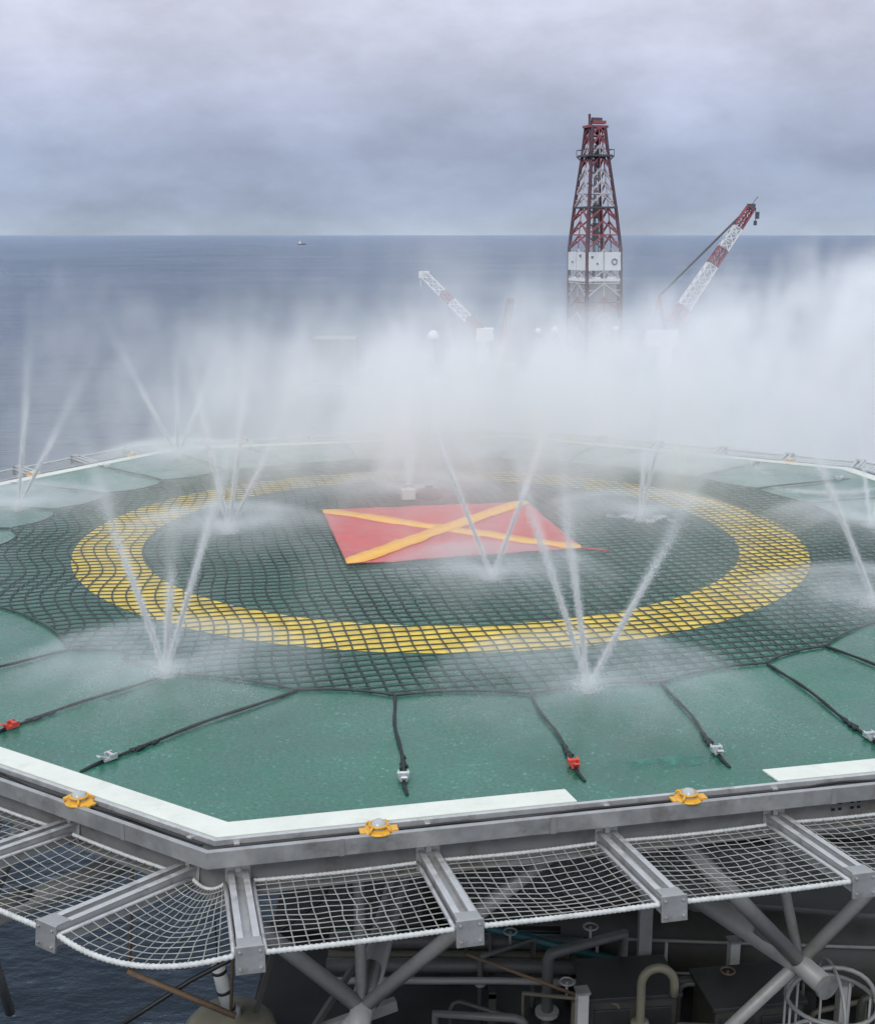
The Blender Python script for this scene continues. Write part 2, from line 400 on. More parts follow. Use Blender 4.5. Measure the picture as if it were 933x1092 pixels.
for k in range(8):
    for i in range(6):
        nm=side_names[k]
        if i<5: lab=f'white rope safety net, {ordn[i]} from left on the {nm} of the deck'
        else: lab=f'rounded white corner safety net where the {nm} of the deck ends'
        if k==7 and i==5: lab='white rope corner safety net with rounded outer rope over the sea at front left corner'
        pk=(i,k if k in (0,7) else 1)
        if pk not in protos:
            t=thing('safety_net',lab,'safety net',on_side(k,0,10.33,ZB),side(k),'rope safety nets around the deck edge')
            if i<5: tw,ro,fr=net_panel(False,SB[i],SB[i+1],i+1+k*7)
            else: tw,ro,fr=net_panel(True,SB[5],SB[0],9+k)
            tw.build('netting',M['rope_net'],t); ro[0].build('inner_rope',M['rope_white'],t,True); ro[1].build('outer_rope',M['rope_white'],t,True); [q.build('side_tube',M['galv_light'],t,True) for q in fr]
            protos[pk]=t
        else:
            copy_tree(protos[pk],on_side(k,0,10.33,ZB),side(k),lab)

# ------------------------------------------------------------------ perimeter lights
def make_light(loc,rz,lab):
    t=thing('perimeter_light',lab,'deck light',loc,rz,'yellow lights along the deck edge')
    b=MB(); b.lathe((0,0,0),[(.125,0),(.135,.015),(.12,.03),(.08,.036)],20)
    b.box((0,-.12,.012),(.10,.10,.024)); b.box((0,.12,.012),(.10,.10,.024)); b.build('base',M['lamp_yellow'],t,bevel=.004)
    d=MB(); d.lathe((0,0,.034),[(.072,0),(.071,.025),(.058,.055),(.034,.072),(.008,.078)],18); d.build('dome',M['dome_glass'],t,True)
    g=MB()
    for a in (R(45),R(135),R(225),R(315)):
        pts=[(.12*math.cos(a)*c,.12*math.sin(a)*c,z) for c,z in ((1.05,.02),(1.03,.045),(.85,.062),(.66,.066))]; g.tube(pts,.011,6)
    g.tube([(.078*math.cos(x),.078*math.sin(x),.066) for x in [2*PI*i/16 for i in range(16)]],.011,6,closed=True)
    g.build('guard',M['lamp_yellow'],t,True)
    return t
L0=None
LT={(0,0):'yellow perimeter light in near gutter below the left end strip of white band',(0,1):'yellow perimeter light in near gutter at the gap in the white band',
    (7,2):'yellow perimeter light in gutter of the near left edge beside the sea',(0,2):'yellow perimeter light in near gutter towards the right deck corner'}
for k in range(8):
    for i,s in enumerate((-2.86,.03,2.69)):
        lab=LT.get((k,i), f'yellow perimeter light, {ordn[i]} from the left on the {side_names[k]} of the deck')
        p=on_side(k,s,10.385,-.012)
        if L0 is None: L0=make_light(p,side(k),lab)
        else: copy_tree(L0,p,side(k),lab)

# ------------------------------------------------------------------ rope landing net
straps=[(-127.7,-129.5,9.65),(-115,-118,9.60),(-102.5,-109.4,9.85),(-94,-92.2,9.74),(-82.4,-82.3,9.52),(-70.5,-73.3,9.52),(-58.9,-63.4,9.80),(-50.6,-53.5,9.80)]
az=-40.0
while az<220: straps.append((az,az+random.uniform(-1.5,1.5),9.75)); az+=12.0
saz=sorted([(R(a)%(2*PI)) for a,_,_ in straps])
def net_r(a):
    a%=2*PI
    for i in range(len(saz)):
        lo=saz[i]; hi=saz[(i+1)%len(saz)]
        if hi<lo: hi+=2*PI
        x=a if a>=lo else a+2*PI
        if lo<=x<=hi:
            t=(x-lo)/(hi-lo); d=min(t,1-t)*2
            deep = .30 if R(140)<a<R(238) else .10
            return 7.60-(.05+ (deep if (hi-lo)>R(11) else .06))*(1-(1-d)**2.2)
    return 7.4
ca,sa=math.cos(R(12.4)),math.sin(R(12.4))
def net_pt(u,v):
    w=.10*mnoise.noise(Vector((u*.33,v*.33,1.7)))+.035*mnoise.noise(Vector((u*1.3,v*1.3,4.2)))
    w2=.10*mnoise.noise(Vector((u*.33,v*.33,7.7)))+.035*mnoise.noise(Vector((u*1.3,v*1.3,9.2)))
    # the left part is dragged into waves by the straps
    k=max(0,min(1,(-u-2)/4)); w+=k*.13*math.sin(v*2.2+u*.4); w2+=k*.05*math.sin(u*3)
    uu,vv=u+w,v+w2
    return Vector((ca*uu-sa*vv, sa*uu+ca*vv, .020+.006*mnoise.noise(Vector((u*2,v*2,0)))))
net=thing('landing_net','round dark rope landing net stretched over the deck and yellow circle','landing net',(0,0,0))
mb=MB(); step=.195; half=39
for fam in (0,1):
    for i in range(-half,half+1):
        run=[]
        for j in range(-160,161):
            t=j*.05
            p=net_pt(i*step,t) if fam==0 else net_pt(t,i*step)
            r=math.hypot(p.x,p.y)
            if r<net_r(math.atan2(p.y,p.x)): run.append(p+Vector((0,0,.006*fam)))
            else:
                if len(run)>3: mb.tube(run[::2]+([run[-1]] if len(run)%2==0 else []),.0108,4,cap=False)
                run=[]
        if len(run)>3: mb.tube(run,.0108,4,cap=False)
mb.build('mesh_rope',M['rope_dark'],net,True)
mb=MB(); pts=[]
for i in range(480):
    a=2*PI*i/480; r=net_r(a)+.01*mnoise.noise(Vector((a*20,0,0))); pts.append((r*math.cos(a),r*math.sin(a),.024))
mb.tube(pts,.015,6,closed=True); mb.build('border_rope',M['rope_dark'],net,True)

# tie-down straps with ratchet buckles
desc={0:'leftmost visible one on the near left deck, running out of the picture',1:'with a red buckle near the white band at far left',2:'with grey buckle and kinked tail running to the near left corner',
      3:'lying almost straight towards the near edge with a pale hooked buckle',4:'with a red and white buckle near the end of the white band',5:'with grey buckle beside the gap in the white band',
      6:'long, with a pale buckle before the right stretch of white band',7:'short visible one leaving the picture at right'}
for n_,(a0,a1,rb) in enumerate(straps):
    vis=n_<8
    lab='black tie-down strap '+desc[n_] if vis else 'black tie-down strap holding the landing net on the far misty side of deck'
    p0=Vector((7.6*math.cos(R(a0)),7.6*math.sin(R(a0)),.02)); p1=Vector((rb*math.cos(R(a1)),rb*math.sin(R(a1)),.02))
    t=thing('tie_down_strap',lab,'strap',(p0.x,p0.y,0),0,'black straps tying the landing net to the deck')
    d=(p1-p0); L_=d.length; d.normalize(); nx=Vector((-d.y,d.x,0))
    mb=MB(); pts=[]
    for i in range(15):
        s=i/14; pts.append(d*L_*s+nx*(.035*math.sin(s*5+n_)*math.sin(PI*s))+Vector((0,0,.018+.012*math.sin(PI*s))))
    # flat webbing ribbon, thick in plan like a wet rope-strap
    mb.tube(pts,[.017+.003*math.sin(i*1.7) for i in range(15)],6)
    if vis:
        for q in range(6):
            c=pts[12]+nx*.012*math.sin(q*2)-d*(.22-.05*q); mb.tube([c,c+d*.09+nx*.02*(-1)**q],.018,5)
    mb.build('webbing',M['strap'],t,True)
    bb=MB(); c=pts[-1]; rz=math.atan2(d.y,d.x)
    Mx=Matrix.Rotation(rz,3,'Z')
    bb.box(c+d*.03+Vector((0,0,.012)),(.13,.075,.03),rz); bb.box(c+d*.0+nx*.045+Vector((0,0,.035)),(.09,.014,.06),rz); bb.box(c+d*.0-nx*.045+Vector((0,0,.035)),(.09,.014,.06),rz)
    bb.tube([c-nx*.06+Vector((0,0,.05)),c+nx*.06+Vector((0,0,.05))],.016,8)
    bb.box(c+d*.10+Vector((0,0,.045)),(.10,.06,.02),M4=Mx@Matrix.Rotation(-.5,3,'Y'))
    o=bb.build('ratchet_buckle',M['buckle_red'] if n_ in (1,4) else M['buckle'],t,bevel=.003)
    if n_ in (1,4): o['label']='red ratchet buckle'
    tl=MB(); tl.tube([c+d*.09,c+d*.2+Vector((0,0,-.005)),c+d*.36+nx*.02+Vector((0,0,-.012))],[.02,.02,.016],6); tl.build('strap_tail',M['strap'],t,True)

# ------------------------------------------------------------------ red marker cloth with the cross
corn=[Vector((-2.20,1.86,0)),Vector((1.66,2.60,0)),Vector((2.33,-1.02,0)),Vector((-1.46,-2.04,0))]
cl=thing('marker_cloth','red square marker cloth with yellow diagonal cross lying on the landing net','marker cloth',(0,0,0))
def cl_pt(u,v,z):
    p=(corn[3]*(1-u)+corn[2]*u)*(1-v)+(corn[0]*(1-u)+corn[1]*u)*v
    return Vector((p.x,p.y,z+.016*mnoise.noise(Vector((u*7,v*7,0)))+.013*mnoise.noise(Vector((u*9+v*14,v*5-u*3,2)))+.008*mnoise.noise(Vector((u*30,v*26,5)))))
mb=MB(); n=48; vs=[cl_pt(i/n,j/n,.052) for j in range(n+1) for i in range(n+1)]
mb.add(vs,[(j*(n+1)+i,j*(n+1)+i+1,(j+1)*(n+1)+i+1,(j+1)*(n+1)+i) for j in range(n) for i in range(n)])
o=mb.build('cloth',M['red_cloth'],cl,True); sm=o.modifiers.new('Solidify','SOLIDIFY'); sm.thickness=.004; sm.offset=1
def ribbon(a,b,w,z):
    mb=MB(); m=60; vs=[]; fs=[]
    a=Vector(a); b=Vector(b); d=(b-a).normalized(); nrm=Vector((-d.y,d.x))
    for i in range(m+1):
        t=i/m; ww=w*min(1,(min(t,1-t)*m*.35+.22))
        for sgn in (-1,0,1):
            q=a+(b-a)*t+nrm*sgn*ww/2; vs.append(cl_pt(min(1,max(0,q.x)),min(1,max(0,q.y)),z))
    for i in range(m):
        for c in (0,1): fs.append((3*i+c,3*i+c+1,3*i+c+4,3*i+c+3)[::-1])
    mb.add(vs,fs); o=mb.build('cross_stripe',M['orange_tape'],cl,True); s_=o.modifiers.new('Solidify','SOLIDIFY'); s_.thickness=.003; s_.offset=0; return o
ribbon((.0,1.0),(1.0,.0),.10,.062); ribbon((.0,.0),(1.0,1.0),.10,.066)
mb=MB()
for c,d in ((corn[2],(1,-.25)),):
    dd=Vector((d[0],d[1],0)).normalized(); mb.tube([c+Vector((0,0,.055))-dd*.03,c+dd*.2+Vector((0,0,.045)),c+dd*.42+Vector((0,0,.04))],.016,6)
mb.build('corner_tie',M['red_cloth'],cl,True)
# ballast at the far edge of the cloth
t=thing('ballast_block','small pale block weighing down the far edge of the red cloth','ballast block',(-.62,2.86,.04),.2)
mb=MB(); mb.box((0,0,.11),(.26,.2,.2)); mb.box((0,0,.215),(.18,.12,.02)); mb.build('block',M['white_paint'],t,bevel=.02)
mb=MB(); mb.tube([(-.08,0,.22),(-.08,0,.27),(.08,0,.27),(.08,0,.22)],.012,6); mb.build('handle',M['galv'],t,True)
t=thing('ballast_bag','dark sagging ballast bag beside the pale block behind the red cloth','ballast bag',(-.22,2.98,.035),-.2)
mb=MB(); mb.lathe((0,0,0),[(.17,0),(.21,.05),(.20,.13),(.13,.19),(.06,.21),(.07,.25)],14); o=mb.build('bag',M['dark_module'],t,True); o.scale=(1.25,.9,1)

# ------------------------------------------------------------------ spray nozzles and water jets
J=[ # name, base, stream tops, label
 ('A',(-3.23,-6.94),[(-3.93,-6.9,2.45),(-3.18,-6.6,1.40),(-2.22,-6.8,3.3)],'tall V of white water jets at the net edge on the near left deck'),
 ('B',(1.66,-7.42),[(.72,-7.3,2.95),(1.34,-7.0,2.6),(2.78,-7.2,2.25)],'three white water jets fanning up from the near right net edge'),
 ('N',(.77,-2.83),[(-.72,-2.7,3.9),(1.80,-2.6,2.95)],'wide V of water jets rising before the red cloth'),
 ('C',(3.66,1.37),[(4.25,1.5,2.95),(3.75,1.8,1.5)],'leaning white water jet with a foamy foot right of the red cloth'),
 ('D',(-.62,3.38),[(-.78,3.4,2.2),(-.38,3.5,2.0),(-.60,3.5,3.0)],'thin water jets behind the pale ballast block'),
 ('E',(6.01,-4.25),[(4.85,-4.1,2.75),(7.1,-4.0,2.5)],'slanting white water jet rising from the right side of the deck'),
 ('F',(-7.91,2.0),[(-7.58,2.1,2.7),(-7.0,2.1,1.75)],'white water jets at the left edge of the deck against the dark sea'),
 ('G',(-6.04,7.46),[(-6.98,7.6,1.95),(-6.02,7.6,1.6),(-5.40,7.6,1.6)],'three short white jets beside the far left white band'),
 ('H',(-3.65,.14),[(-4.10,.3,2.3),(-3.33,.3,2.5),(-2.78,.3,1.8)],'cluster of white jets inside the left of the yellow circle'),
 ('I',(.8,7.6),[(.2,7.7,2.9),(1.5,7.7,2.9)],'misty water jets near the far edge of the deck behind the cloth'),
 ('K',(5.2,5.6),[(4.6,5.7,3.0),(6.0,5.8,3.1)],'misty water jets near the far right white puddle'),
 ('P',(7.6,.6),[(7.0,.8,3.4),(8.3,.8,3.3)],'misty water jets on the right edge of the rope net'),
]
def stream_points(b,top,n,tcut=1.0):
    b=np.array([b[0],b[1],.05]); top=np.array(top); 
    t=rng.random(n)**1.25
    d=top-b; L_=np.linalg.norm(d); d/=L_
    # slight ballistic bend and ragged drift with the wind at the top
    P=b+np.outer(t*L_,d); P[:,0]+=.05*t**3*L_*np.sign(d[0]); 
    up=np.array([0,1,0]); x=np.cross(d,up); x/=np.linalg.norm(x); y=np.cross(d,x)
    rad=.007+.034*t**1.5
    P+= x*(rng.normal(size=n)*rad)[:,None]+ y*(rng.normal(size=n)*rad)[:,None]
    keep=(rng.random(n)>np.minimum(1,np.maximum(0,t-.30)/.60)*.97) & ((np.sin(t*37+top[0]*9)+np.sin(t*83+top[2]*5))*.25+rng.random(n)>.05)
    keep=keep&(t<tcut*(.6+.4*rng.random(n))); P=P[keep]; t=t[keep]; D=np.tile(d,(len(P),1))+rng.normal(size=(len(P),3))*.12; D/=np.linalg.norm(D,axis=1)[:,None]
    return P,D,.022-.006*t,.0062-.0022*t
def fan_points(b,n,rmax,hmax,az=None,spread=PI):
    a=rng.uniform(-PI,PI,n) if az is None else az+rng.normal(size=n)*spread
    t=rng.random(n)**.6
    # flat bell-shaped sheets thrown out sideways by the nozzle
    lobes=1+.35*np.sin(a*3+b[0]*2)+.2*np.sin(a*7+b[1])
    rr=rmax*lobes*t*(.9+.1*rng.random(n)); hh=hmax*4*t*(1-t)*.6+hmax*.25*(1-t)+rng.normal(size=n)*.03
    P=np.stack([b[0]+rr*np.cos(a),b[1]+rr*np.sin(a),np.maximum(.03,hh)],1)
    D=np.stack([np.cos(a),np.sin(a),.6-1.6*t],1); D/=np.linalg.norm(D,axis=1)[:,None]
    return P,D,np.full(n,.009),np.full(n,.0036)
for key,b,tops,lab in J:
    t=thing('water_jet',lab,'water jet',(0,0,0),0,'water jets rising from the deck nozzles')
    for tp in tops:
        if key in 'IKPD': continue
        P,D,Ln,W=stream_points(b,tp,13000,{'D':.38,'C':.55,'N':.62}.get(key,1.05)); drops_mesh(P,D,Ln,W,'stream',t)
    P,D,Ln,W=fan_points(b,7000,1.7,.34); o=drops_mesh(P,D,Ln,W,'side_spray',t)
    P=np.stack([b[0]+rng.normal(size=900)*.10,b[1]+rng.normal(size=900)*.10,.03+np.abs(rng.normal(size=900))*.05],1); D=rng.normal(size=(900,3)); D/=np.linalg.norm(D,axis=1)[:,None]
    drops_mesh(P,D,np.full(900,.016),np.full(900,.008),'splash',t)
    z=thing('deck_nozzle','pop-up steel spray nozzle feeding the '+' '.join(lab.split()[:10]),'nozzle',(b[0],b[1],.0),0,'deck spray nozzles')
    mb=MB(); mb.lathe((0,0,.002),[(.085,0),(.085,.012),(.06,.02),(.035,.024),(.035,.045),(.02,.05)],16); mb.build('nozzle_head',M['nozzle'],z,True)

# each jet's own fine haze: a small volume following its streams and its low side spray
def field_kit(ng):
    N=ng.nodes; L=ng.links
    def op(o,a,b=None,c=None):
        n=N.new('ShaderNodeMath'); n.operation=o
        for i,q in enumerate((a,b,c)):
            if q is None: continue
            if isinstance(q,(int,float)): n.inputs[i].default_value=q
            else: L.new(q,n.inputs[i])
        return n.outputs[0]
    def vop(o,a,b=None,out=0,scale=None):
        n=N.new('ShaderNodeVectorMath'); n.operation=o
        for i,q in enumerate((a,b)):
            if q is None: continue
            if isinstance(q,(tuple,list)): n.inputs[i].default_value=q
            else: L.new(q,n.inputs[i])
        if scale is not None: L.new(scale,n.inputs['Scale'])
        return n.outputs[out]
    return N,L,op,vop
VM=bpy.data.materials.new('fine_water_haze'); VM.use_nodes=True; VM.node_tree.nodes.clear()
_o=VM.node_tree.nodes.new('ShaderNodeOutputMaterial'); _p=VM.node_tree.nodes.new('ShaderNodeVolumePrincipled')
_p.inputs['Color'].default_value=(.99,.995,1,1); _p.inputs['Density'].default_value=1; _p.inputs['Anisotropy'].default_value=.1
VM.node_tree.links.new(_p.outputs[0],_o.inputs['Volume'])
def jet_haze(b,tops,parent,seed):
    ng=bpy.data.node_groups.new('jet_haze','GeometryNodeTree'); ng.interface.new_socket('Geometry',in_out='OUTPUT',socket_type='NodeSocketGeometry')
    N,L,op,vop=field_kit(ng)
    out=N.new('NodeGroupOutput'); vc=N.new('GeometryNodeVolumeCube'); sm=N.new('GeometryNodeSetMaterial'); sm.inputs['Material'].default_value=VM
    L.new(vc.outputs[0],sm.inputs[0]); L.new(sm.outputs[0],out.inputs[0])
    pos=N.new('GeometryNodeInputPosition').outputs[0]
    nz=N.new('ShaderNodeTexNoise'); nz.inputs['Scale'].default_value=2.2; nz.inputs['Detail'].default_value=3; L.new(vop('ADD',pos,(seed*3.7,seed*1.3,0)),nz.inputs['Vector'])
    tx=op('MULTIPLY_ADD',nz.outputs[0],2.4,-.35); tx=op('MAXIMUM',tx,.05)
    acc=None
    for tp in tops:
        a=Vector((b[0],b[1],.05)); d=Vector(tp)-a; L2=d.length_squared; d2=d*1.25
        rel=vop('SUBTRACT',pos,tuple(a))
        t=op('DIVIDE',vop('DOT_PRODUCT',rel,tuple(d),1),L2)
        tm=min(1.75,4.3/tp[2]); t=op('MINIMUM',op('MAXIMUM',t,0.0),tm)
        n=N.new('ShaderNodeVectorMath'); n.operation='SCALE'; n.inputs[0].default_value=tuple(d); L.new(t,n.inputs['Scale'])
        dist=vop('LENGTH',vop('SUBTRACT',rel,n.outputs[0]),None,1)
        rad=op('MULTIPLY_ADD',op('MULTIPLY',t,t),.052,.025)
        q=op('DIVIDE',dist,rad); g=op('EXPONENT',op('MULTIPLY',op('MULTIPLY',q,q),-1.0))
        f1=op('MAXIMUM',op('SUBTRACT',1.12,t),0); fade=op('MULTIPLY_ADD',op('MULTIPLY',f1,f1),JH['base'],op('MULTIPLY',op('SUBTRACT',tm,t),JH['tip']*1.5))
        h=op('MULTIPLY',g,op('MULTIPLY',fade,op('MULTIPLY_ADD',tx,.6,.4)))
        acc=h if acc is None else op('ADD',acc,h)
    # low bell of side spray
    rel=vop('SUBTRACT',pos,(b[0],b[1],0)); sp=N.new('ShaderNodeSeparateXYZ'); L.new(rel,sp.inputs[0])
    rr=op('SQRT',op('ADD',op('MULTIPLY',sp.outputs[0],sp.outputs[0]),op('MULTIPLY',sp.outputs[1],sp.outputs[1])))
    h0=op('MULTIPLY_ADD',op('MULTIPLY',op('SUBTRACT',rr,.85),op('SUBTRACT',rr,.85)),-.22,.30)      # sheet height over radius
    q=op('DIVIDE',op('SUBTRACT',sp.outputs[2],h0),.085)
    sh=op('EXPONENT',op('MULTIPLY',op('MULTIPLY',q,q),-1.0))
    lim=op('MAXIMUM',op('SUBTRACT',1.0,op('DIVIDE',rr,2.2)),0)
    acc=op('ADD',acc,op('MULTIPLY',op('MULTIPLY',sh,lim),op('MULTIPLY',tx,JH['sheet'])))
    L.new(op('MAXIMUM',op('SUBTRACT',acc,.012),0),vc.inputs['Density'])
    xs=[b[0]-2.2,b[0]+2.2]+[b[0]+(t[0]-b[0])*1.8 for t in tops]; ys=[b[1]-2.2,b[1]+2.2]; zt=max(t[2] for t in tops)*1.75
    mn=(min(xs),min(ys),.0); mx=(max(xs),max(ys),zt); vs=JH['voxel']
    vc.inputs['Min'].default_value=mn; vc.inputs['Max'].default_value=mx; vc.inputs['Background'].default_value=0
    for i,nm in enumerate(('Resolution X','Resolution Y','Resolution Z')): vc.inputs[nm].default_value=max(4,int((mx[i]-mn[i])/vs))
    me=bpy.data.meshes.new('fine_haze'); o=bpy.data.objects.new('fine_haze',me); C.objects.link(o); me.materials.append(VM); o.parent=parent; o['kind']='stuff'
    md=o.modifiers.new('jet_haze','NODES'); md.node_group=ng
JH=dict(base=26.0,tip=1.3,sheet=1.9,voxel=.045)
for n_,(key,b,tops,lab) in enumerate(J):
    jet_haze(b,tops,[o for o in C.objects if o.get('label')==lab and o.get('category')=='water jet'][0],n_)

# foam at the feet of some jets
def foam(name,lab,pts):
    P=np.concatenate(pts); n=len(P); D=rng.normal(size=(n,3)); D/=np.linalg.norm(D,axis=1)[:,None]
    o=drops_mesh(P,D,np.full(n,.030),np.full(n,.018),name,None); return tag(o,lab,'foam',kind='stuff')
pts=[]
for i in range(26):
    u=i/25; c=np.array([3.10+1.05*u,1.30+.13*math.sin(u*9)+.16*random.uniform(-1,1)-.20*u,.045]); k=random.choice((0,8,30,60))
    pts.append(c+rng.normal(size=(k,3))*np.array([.045,.05,.012]))
foam('foam','broken line of white foam on the net right of the red cloth',pts)
# water sheet falling in an arc at far right
n=8000; a=np.clip(.5+.22*rng.normal(size=n),0,1); ang=R(205)+a*R(130)
rr=1.0-np.abs(.16*rng.normal(size=n))
P=np.stack([7.75+1.15*rr*np.cos(ang),4.15+.95*rr*np.sin(ang),.04+.06*rng.random(n)],1)
D=rng.normal(size=(n,3))*.4+np.array([0,0,-1.]); D/=np.linalg.norm(D,axis=1)[:,None]
o=drops_mesh(P,D,np.full(n,.014),np.full(n,.006),'water_curtain',None); tag(o,'white crescent of falling water on the far right green deck','falling water')

# ------------------------------------------------------------------ drifting mist (one volume of fine spray)
def build_mist():
    vm=bpy.data.materials.new('spray_mist'); vm.use_nodes=True; nt=vm.node_tree; nt.nodes.clear()
    o_=nt.nodes.new('ShaderNodeOutputMaterial'); pv=nt.nodes.new('ShaderNodeVolumePrincipled')
    pv.inputs['Color'].default_value=(.995,.998,1,1); pv.inputs['Density'].default_value=1.0; pv.inputs['Anisotropy'].default_value=.15
    nt.links.new(pv.outputs[0],o_.inputs['Volume'])
    ng=bpy.data.node_groups.new('mist_field','GeometryNodeTree')
    ng.interface.new_socket('Geometry',in_out='OUTPUT',socket_type='NodeSocketGeometry')
    N=ng.nodes; L=ng.links
    out=N.new('NodeGroupOutput'); vc=N.new('GeometryNodeVolumeCube'); sm=N.new('GeometryNodeSetMaterial'); sm.inputs['Material'].default_value=vm
    L.new(vc.outputs[0],sm.inputs[0]); L.new(sm.outputs[0],out.inputs[0])
    pos=N.new('GeometryNodeInputPosition').outputs[0]; sep=N.new('ShaderNodeSeparateXYZ'); L.new(pos,sep.inputs[0]); X,Y,Z=sep.outputs
    def op(o,a,b=None,c=None):
        n=N.new('ShaderNodeMath'); n.operation=o
        for i,q in enumerate((a,b,c)):
            if q is None: continue
            if isinstance(q,(int,float)): n.inputs[i].default_value=q
            else: L.new(q,n.inputs[i])
        return n.outputs[0]
    add=lambda a,b: op('ADD',a,b); mul=lambda a,b: op('MULTIPLY',a,b); sub=lambda a,b: op('SUBTRACT',a,b)
    def sstep(x,a,b):      # smooth 0..1 from a to b, a and b numbers or sockets
        n=N.new('ShaderNodeMapRange'); n.interpolation_type='SMOOTHSTEP'
        for i,q in ((0,x),(1,a),(2,b)):
            if isinstance(q,(int,float)): n.inputs[i].default_value=q
            else: L.new(q,n.inputs[i])
        n.inputs[3].default_value=0; n.inputs[4].default_value=1
        return n.outputs[0]
    def noise(sc,det,off=(0,0,0),stretch=(1,1,1)):
        v=N.new('ShaderNodeVectorMath'); v.operation='MULTIPLY_ADD'; L.new(pos,v.inputs[0]); v.inputs[1].default_value=stretch; v.inputs[2].default_value=off
        n=N.new('ShaderNodeTexNoise'); n.inputs['Scale'].default_value=sc; n.inputs['Detail'].default_value=det; L.new(v.outputs[0],n.inputs['Vector'])
        return n.outputs[0]
    nbig=noise(.22,2,(3,1,5))
    sh_=N.new('ShaderNodeCombineXYZ'); L.new(sub(mul(X,1.0),mul(Z,.22)),sh_.inputs[0]); L.new(mul(Y,.5),sh_.inputs[1]); L.new(mul(Z,.26),sh_.inputs[2])
    n_=N.new('ShaderNodeTexNoise'); n_.inputs['Scale'].default_value=.75; n_.inputs['Detail'].default_value=6; n_.inputs['Roughness'].default_value=.62; n_.inputs['Distortion'].default_value=.6; L.new(sh_.outputs[0],n_.inputs['Vector']); nmid=n_.outputs[0]
    tex=mul(sstep(nmid,.33,.70), add(.45,nbig)); bil=noise(.95,3,(11,3,2),(1,.6,1)); tex=mul(add(.05,mul(tex,1.75)),add(.45,mul(sstep(bil,.36,.64),1.1)))
    jag=mul(sub(nbig,.5),3.2); jag2=mul(sub(nmid,.5),4.5); J_=add(jag,jag2)
    # top of the mist rises to the right, sinks with distance
    top=add(add(MI['top0'],op('MAXIMUM',mul(X,MI['topx']),mul(X,-.22))),J_)
    vert=sub(1,sstep(Z,sub(top,1.5),add(top,1.0)))
    behind=mul(mul(sstep(Y,8.5,13),sub(1,sstep(Y,18,26))),add(mul(sstep(X,-17,-9),MI['left']),mul(sstep(X,-5.5,1.0),1-MI['left'])))
    d1=mul(mul(mul(behind,vert),tex),MI['behind'])
    def gauss(c,r,amp):
        v=N.new('ShaderNodeVectorMath'); v.operation='SUBTRACT'; L.new(pos,v.inputs[0]); v.inputs[1].default_value=c
        w=N.new('ShaderNodeVectorMath'); w.operation='DIVIDE'; L.new(v.outputs[0],w.inputs[0]); w.inputs[1].default_value=r
        q=N.new('ShaderNodeVectorMath'); q.operation='DOT_PRODUCT'; L.new(w.outputs[0],q.inputs[0]); L.new(w.outputs[0],q.inputs[1])
        return mul(op('EXPONENT',mul(q.outputs['Value'],-1)),amp)
    acc=d1
    blobs=MI['blobs'](J)
    s_=None
    for c,r,a in blobs:
        g=gauss(c,r,a); s_=g if s_ is None else add(s_,g)
    acc=add(acc,mul(s_,tex))
    dens=op('MAXIMUM',sub(acc,.006),0)
    L.new(dens,vc.inputs['Density']); vc.inputs['Background'].default_value=0
    mn,mx_=(-18,-9.5,-9),(22,32,8.5); vs=MI['voxel']
    vc.inputs['Min'].default_value=mn; vc.inputs['Max'].default_value=mx_
    for i,nm in enumerate(('Resolution X','Resolution Y','Resolution Z')): vc.inputs[nm].default_value=int((mx_[i]-mn[i])/vs)
    me=bpy.data.meshes.new('mist'); o=bpy.data.objects.new('mist',me); C.objects.link(o); me.materials.append(vm)
    md=o.modifiers.new('mist_field','NODES'); md.node_group=ng
    tag(o,'white mist of fine spray drifting off the far side of the deck','mist',kind='stuff')
def blobs(J):
    B=[((1.7,5.6,1.1),(5.0,2.9,2.3),.54),((-1.0,5.4,.9),(2.8,2.2,1.9),.16),((7.5,8.5,1.2),(3.5,2.5,2.2),.10),((-5,8.8,1.0),(3.0,2.0,2.0),.05),
       ((-3.6,1.0,.7),(1.6,1.5,.9),.07),((.5,-.6,.5),(2.6,2.4,.8),.035),((4.2,2.6,.5),(1.4,1.4,.9),.05),((-7.4,2.4,1.2),(2.0,2.0,1.4),.035)]
    B.append(((.5,1.0,.4),(7.5,6.5,1.7),.085))
    for key,b,tops,lab in J:
        B.append(((b[0],b[1],.15),(1.0,1.0,.35),.07))
        for tp in tops[:2]: B.append(((b[0]+(tp[0]-b[0])*.95,tp[1]+.3,tp[2]*.92),(.55,.9,.8),.05))
    return B
MI=dict(top0=.95,topx=.25,behind=.29,left=.19,blobs=blobs,voxel=.23)
build_mist()

# ------------------------------------------------------------------ support truss and the platform below
tr=thing('support_truss','grey tubular truss carrying the green deck from below','truss',(0,0,-2.7))
Z0=2.7
def strut(pts,r,m='pipe_grey'):
    b=MB(); b.tube([Vector(p)+Vector((0,0,Z0)) for p in pts],r,12); b.build('strut',M[m],tr,True)
def pol(r,a,z): return (r*math.cos(R(a)),r*math.sin(R(a)),z)
for i in range(12):
    a=-95.1+30*i
    n0=pol(9.34,a,-2.75)
    strut([pol(8.7,a,-2.70),pol(9.75,a,-2.80)],.12)
    b=MB(); e=pol(9.755,a,-2.80); e2=pol(9.80,a,-2.805); b.tube([Vector(e)+Vector((0,0,Z0)),Vector(e2)+Vector((0,0,Z0))],.135,16); b.build('end_cap',M['galv'],tr)
    strut([n0,pol(10.15,a-12,-.55)],.085); strut([n0,pol(10.15,a+11,-.55)],.075)
    strut([n0,pol(8.6,a-1,-.55)],.06); strut([n0,pol(5.2,a,-3.1)],.14); strut([n0,pol(8.3,a-9,-5.1)],.07)
b=MB(); b.bar((2.75,-5.6,-.5+Z0),(2.75,-5.6,-5.0+Z0),.17); b.build('strut',M['pipe_grey'],tr)

